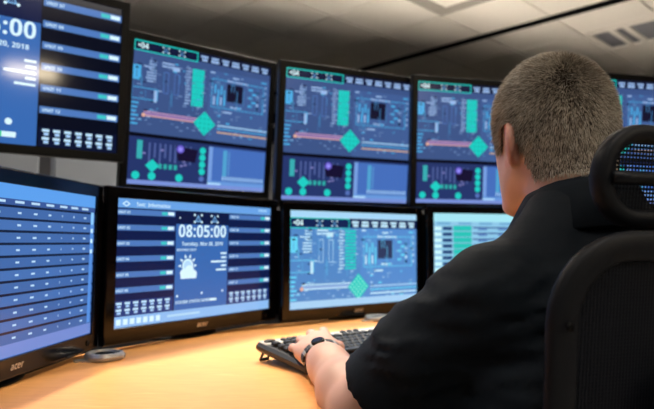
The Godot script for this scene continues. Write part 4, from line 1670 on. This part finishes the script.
func hair(t: Node3D, inv: Transform3D, head: Array) -> void:
	var ih := head_xf.affine_inverse()
	var v: PackedVector3Array = head[0]
	var n: PackedVector3Array = head[1]
	var x: PackedInt32Array = head[2]
	# cap of hair roots: the covered part of the scalp, lifted
	var st := ST()
	st.set_smooth_group(0)
	var faces := []
	var areas := PackedFloat32Array()
	var total := 0.0
	var cover := func(p: Vector3) -> bool:
		var q := ih * p
		return hair_here(q) and not (absf(q.x) > 0.0800 and q.y < 0.028)
	for i in range(0, x.size(), 3):
		var a := v[x[i]]
		var b := v[x[i + 1]]
		var c := v[x[i + 2]]
		if not cover.call((a + b + c) / 3.0):
			continue
		for k in 3:
			st.set_normal(n[x[i + k]])
			st.add_vertex(v[x[i + k]] + n[x[i + k]] * 0.0022)
		faces.append(i)
		total += (b - a).cross(c - a).length()
		areas.append(total)
	var cap := part("hair", st.commit(), M.scalp, t, inv)
	cap.set_meta("label", "short cropped grey-brown hair")
	# strands
	var s := ST()
	s.set_smooth_group(0)
	var ring := []
	for k in 3:
		var a := TAU * k / 3.0
		ring.append(Vector3(cos(a), 0, sin(a)))
	for k in 3:
		var a: Vector3 = ring[k]
		var b: Vector3 = ring[(k + 1) % 3]
		var m0 := a * 0.8 + Vector3(0, 0.5, 0.10)
		var m1 := b * 0.8 + Vector3(0, 0.5, 0.10)
		quad(s, a, b, m1, m0, a + b)
		tri(s, m0, m1, Vector3(0, 1, 0.35), a + b)
	var sm := done(s)
	var mm := MultiMesh.new()
	mm.transform_format = MultiMesh.TRANSFORM_3D
	mm.use_colors = true
	mm.mesh = sm
	sm.surface_set_material(0, M.hair)
	var N := 40000
	mm.instance_count = N
	var rng := RandomNumberGenerator.new()
	rng.seed = 99
	var nz := FastNoiseLite.new()
	nz.seed = 4
	nz.frequency = 70.0
	for i in N:
		var r := rng.randf() * total
		var at := areas.bsearch(r)
		at = mini(at, faces.size() - 1)
		var fi: int = faces[at]
		var u := rng.randf()
		var w := rng.randf()
		if u + w > 1.0:
			u = 1.0 - u
			w = 1.0 - w
		var p := v[x[fi]] + (v[x[fi + 1]] - v[x[fi]]) * u + (v[x[fi + 2]] - v[x[fi]]) * w
		var nn := n[x[fi]]
		var q := ih * p
		# lie direction: from the crown downwards, forwards on top
		var crown := Vector3(0.01, 0.115, 0.045)
		var flow := (q - crown)
		flow = head_xf.basis * flow.normalized()
		flow = (flow - nn * flow.dot(nn)).normalized()
		var low := clampf((0.06 - q.y) / 0.11, 0.0, 1.0)
		var stand := lerpf(0.95, 0.36, low)
		var cl := Vector3(nz.get_noise_3d(p.x, p.y, p.z), nz.get_noise_3d(p.y + 9, p.z, p.x), nz.get_noise_3d(p.z, p.x + 5, p.y))
		var dir := (nn * stand + flow * 0.95 + cl * 0.22 + Vector3(rng.randf() - 0.5, rng.randf() - 0.5, rng.randf() - 0.5) * 0.4).normalized()
		var ln := lerpf(0.0135, 0.0090, low) * rng.randf_range(0.7, 1.2)
		var wd := 0.00038 * rng.randf_range(0.7, 1.3)
		var side := dir.cross(nn)
		if side.length() < 0.05:
			side = dir.cross(Vector3.RIGHT)
		side = side.normalized()
		var fr := side.cross(dir).normalized()
		mm.set_instance_transform(i, Transform3D(Basis(side * wd, dir * ln, -fr * ln * 0.5), p + nn * 0.0012).orthonormalized() if false else Transform3D(Basis(side * wd, dir * ln, fr * wd), p + nn * 0.0012))
		var g := rng.randf()
		var tone := 0.5 + 0.5 * nz.get_noise_3d(p.x * 0.35, p.y * 0.35, p.z * 0.35)
		var col := Color(0.125, 0.095, 0.068).lerp(Color(0.60, 0.52, 0.41), clampf(g * 0.9 + (tone - 0.5) * 0.9, 0, 1))
		if rng.randf() < 0.24:
			col = Color(0.72, 0.66, 0.56)
		mm.set_instance_color(i, col)
	var mi := MultiMeshInstance3D.new()
	mi.name = "hair_strands"
	mi.multimesh = mm
	mi.set_meta("kind", "stuff")
	cap.add_child(mi)

func shirt(t: Node3D, inv: Transform3D, SL: Vector3, EL: Vector3, SR: Vector3, ER: Vector3) -> void:
	var f := Field.new()
	trunk(f, 0.004)
	for s in 2:
		var S: Vector3 = [SL, SR][s]
		var E: Vector3 = [EL, ER][s]
		var d := (E - S).normalized()
		var hem := S.lerp(E, 0.84)
		f.cap(S, S.lerp(E, 0.45), 0.060, 0.064, 0.04)
		f.cap(S.lerp(E, 0.45), S.lerp(E, 1.2), 0.064, 0.074, 0.02)
		f.cut_plane(hem, d, 0.003)
	# the cut planes are endless, so the trunk is added again after them
	var b := body_xf.basis
	var B := func(x: float, y: float, z: float) -> Vector3: return body_xf * Vector3(x, y, z)
	f.ell(B.call(0, -0.32, 0.035), Vector3(0.219, 0.244, 0.139), b, 0.03)
	f.ell(B.call(0, -0.37, -0.03), Vector3(0.229, 0.174, 0.144), b, 0.05)
	f.ell(B.call(0, -0.47, 0.04), Vector3(0.179, 0.104, 0.134), b, 0.05)
	for s in 2:
		var S: Vector3 = [SL, SR][s]
		var E: Vector3 = [EL, ER][s]
		f.cut_cap(S.lerp(E, 0.80), S.lerp(E, 1.15), 0.052, 0.058, 0.002)
	var n1 := FastNoiseLite.new()
	n1.seed = 12
	n1.frequency = 1.0
	n1.fractal_octaves = 2
	var ib := body_xf.affine_inverse()
	f.folds = func(p: Vector3) -> float:
		var q := ib * p
		# creases run from the armpit across the back and around the sleeve
		var a: float = n1.get_noise_3d(q.x * 4.0 + q.y * 3.0, q.y * 26.0 - q.x * 9.0, q.z * 5.0)
		var r := 1.0 - absf(a) * 2.2
		var calm := 1.0 - smoothstep(0.55, 0.75, (p - SL).dot(EL - SL) / (EL - SL).length_squared()) if q.x < -0.16 else 1.0
		var c: float = n1.get_noise_3d(q.x * 15.0 + 7.0, q.y * 12.0, q.z * 15.0)
		return (-0.0075 * maxf(r, 0.0) * smoothstep(-0.02, -0.10, q.y) - 0.003 * c) * calm
	f.has_folds = true
	var m := nets(f, Vector3(-0.10, 0.50, -1.20), Vector3(0.78, 1.09, -0.50), 0.008)
	var sh := part("polo_shirt", nets_mesh([m]), M.shirt, t, inv)
	sh.set_meta("label", "dark navy-black short-sleeved polo shirt")
	# collar: a folded band round the neck, open at the throat
	var st := ST()
	st.set_smooth_group(0)
	var seg := 56
	var rings := []
	var cents := []
	for k in seg + 1:
		var a := lerpf(-PI * 0.93, PI * 0.93, float(k) / seg)    # 0 = back of the neck
		var d := Vector3(sin(a), 0, cos(a))
		var front := 0.5 - 0.5 * cos(a)
		var dy := -0.030 * front
		var prof := [[0.066, -0.012], [0.066, 0.030], [0.0685, 0.040], [0.073, 0.041], [0.077, 0.034], [0.100 + 0.01 * front, -0.024], [0.0975 + 0.01 * front, -0.028], [0.093, -0.024], [0.072, 0.024], [0.0705, -0.012]]
		var ring := []
		for q in prof:
			var r: float = q[0]
			ring.append(body_xf * (Vector3(d.x * r * 1.0, q[1] + dy + 0.026, d.z * r * 1.02 - 0.004) + Vector3(0, 0, 0)))
		rings.append(ring)
		var cc := Vector3.ZERO
		for q in ring:
			cc += q / ring.size()
		cents.append(cc)
	for k in seg:
		var m2: int = rings[k].size()
		for i in m2:
			var j := (i + 1) % m2
			# outward by walking order of the profile (counter-clockwise in the r,y plane)
			var e: Vector3 = rings[k][j] - rings[k][i]
			var al: Vector3 = rings[k + 1][i] - rings[k][i]
			quad(st, rings[k][i], rings[k][j], rings[k + 1][j], rings[k + 1][i], al.cross(e))
	part("collar", done(st), M.shirt, sh)

func wristwatch(t: Node3D, inv: Transform3D, E: Vector3, W: Vector3) -> void:
	var d := (W - E).normalized()
	var c := W - d * 0.012
	var w := Node3D.new()
	w.name = "wristwatch"
	w.transform = inv
	t.add_child(w)
	w.set_meta("label", "dark banded wristwatch on the left wrist")
	var rt := d.cross(Vector3.UP).normalized()
	var up := rt.cross(d).normalized()
	var bs := Basis(rt, up, -d) * Basis(Vector3(0, 0, 1), 0.30)
	var n := 30
	var link := ST()
	cbox(link, Transform3D(), Vector3(0.0078, 0.0042, 0.017), 0.0012)
	var lm := done(link)
	for k in n:
		var a := TAU * k / n
		var p := Vector3(cos(a) * 0.0350, sin(a) * 0.0245, 0)
		var tg := Vector3(-sin(a) * 0.0350, cos(a) * 0.0245, 0).normalized()
		var nn := Vector3(tg.y, -tg.x, 0)
		var xf := Transform3D(bs, c) * Transform3D(Basis(-tg, nn, Vector3(0, 0, 1)), p)
		part("strap_link", lm, M.silver if k % 3 == 0 else M.strap, w, xf)
	var st := ST()
	lathe(st, [[0.0, 0.0], [0.0115, 0.0], [0.0125, 0.002], [0.0125, 0.005], [0.0110, 0.0062], [0.0, 0.0062]], 28)
	part("watch_case", done(st), M.satin_black, w, Transform3D(bs, c) * Transform3D(Basis(), Vector3(0, 0.0245, 0)))
	st = ST()
	lathe(st, [[0.0, 0.0], [0.0095, 0.0], [0.0095, 0.0009], [0.0, 0.0009]], 28)
	part("watch_dial", done(st), M.dial, w, Transform3D(bs, c) * Transform3D(Basis(), Vector3(0, 0.0305, 0)))
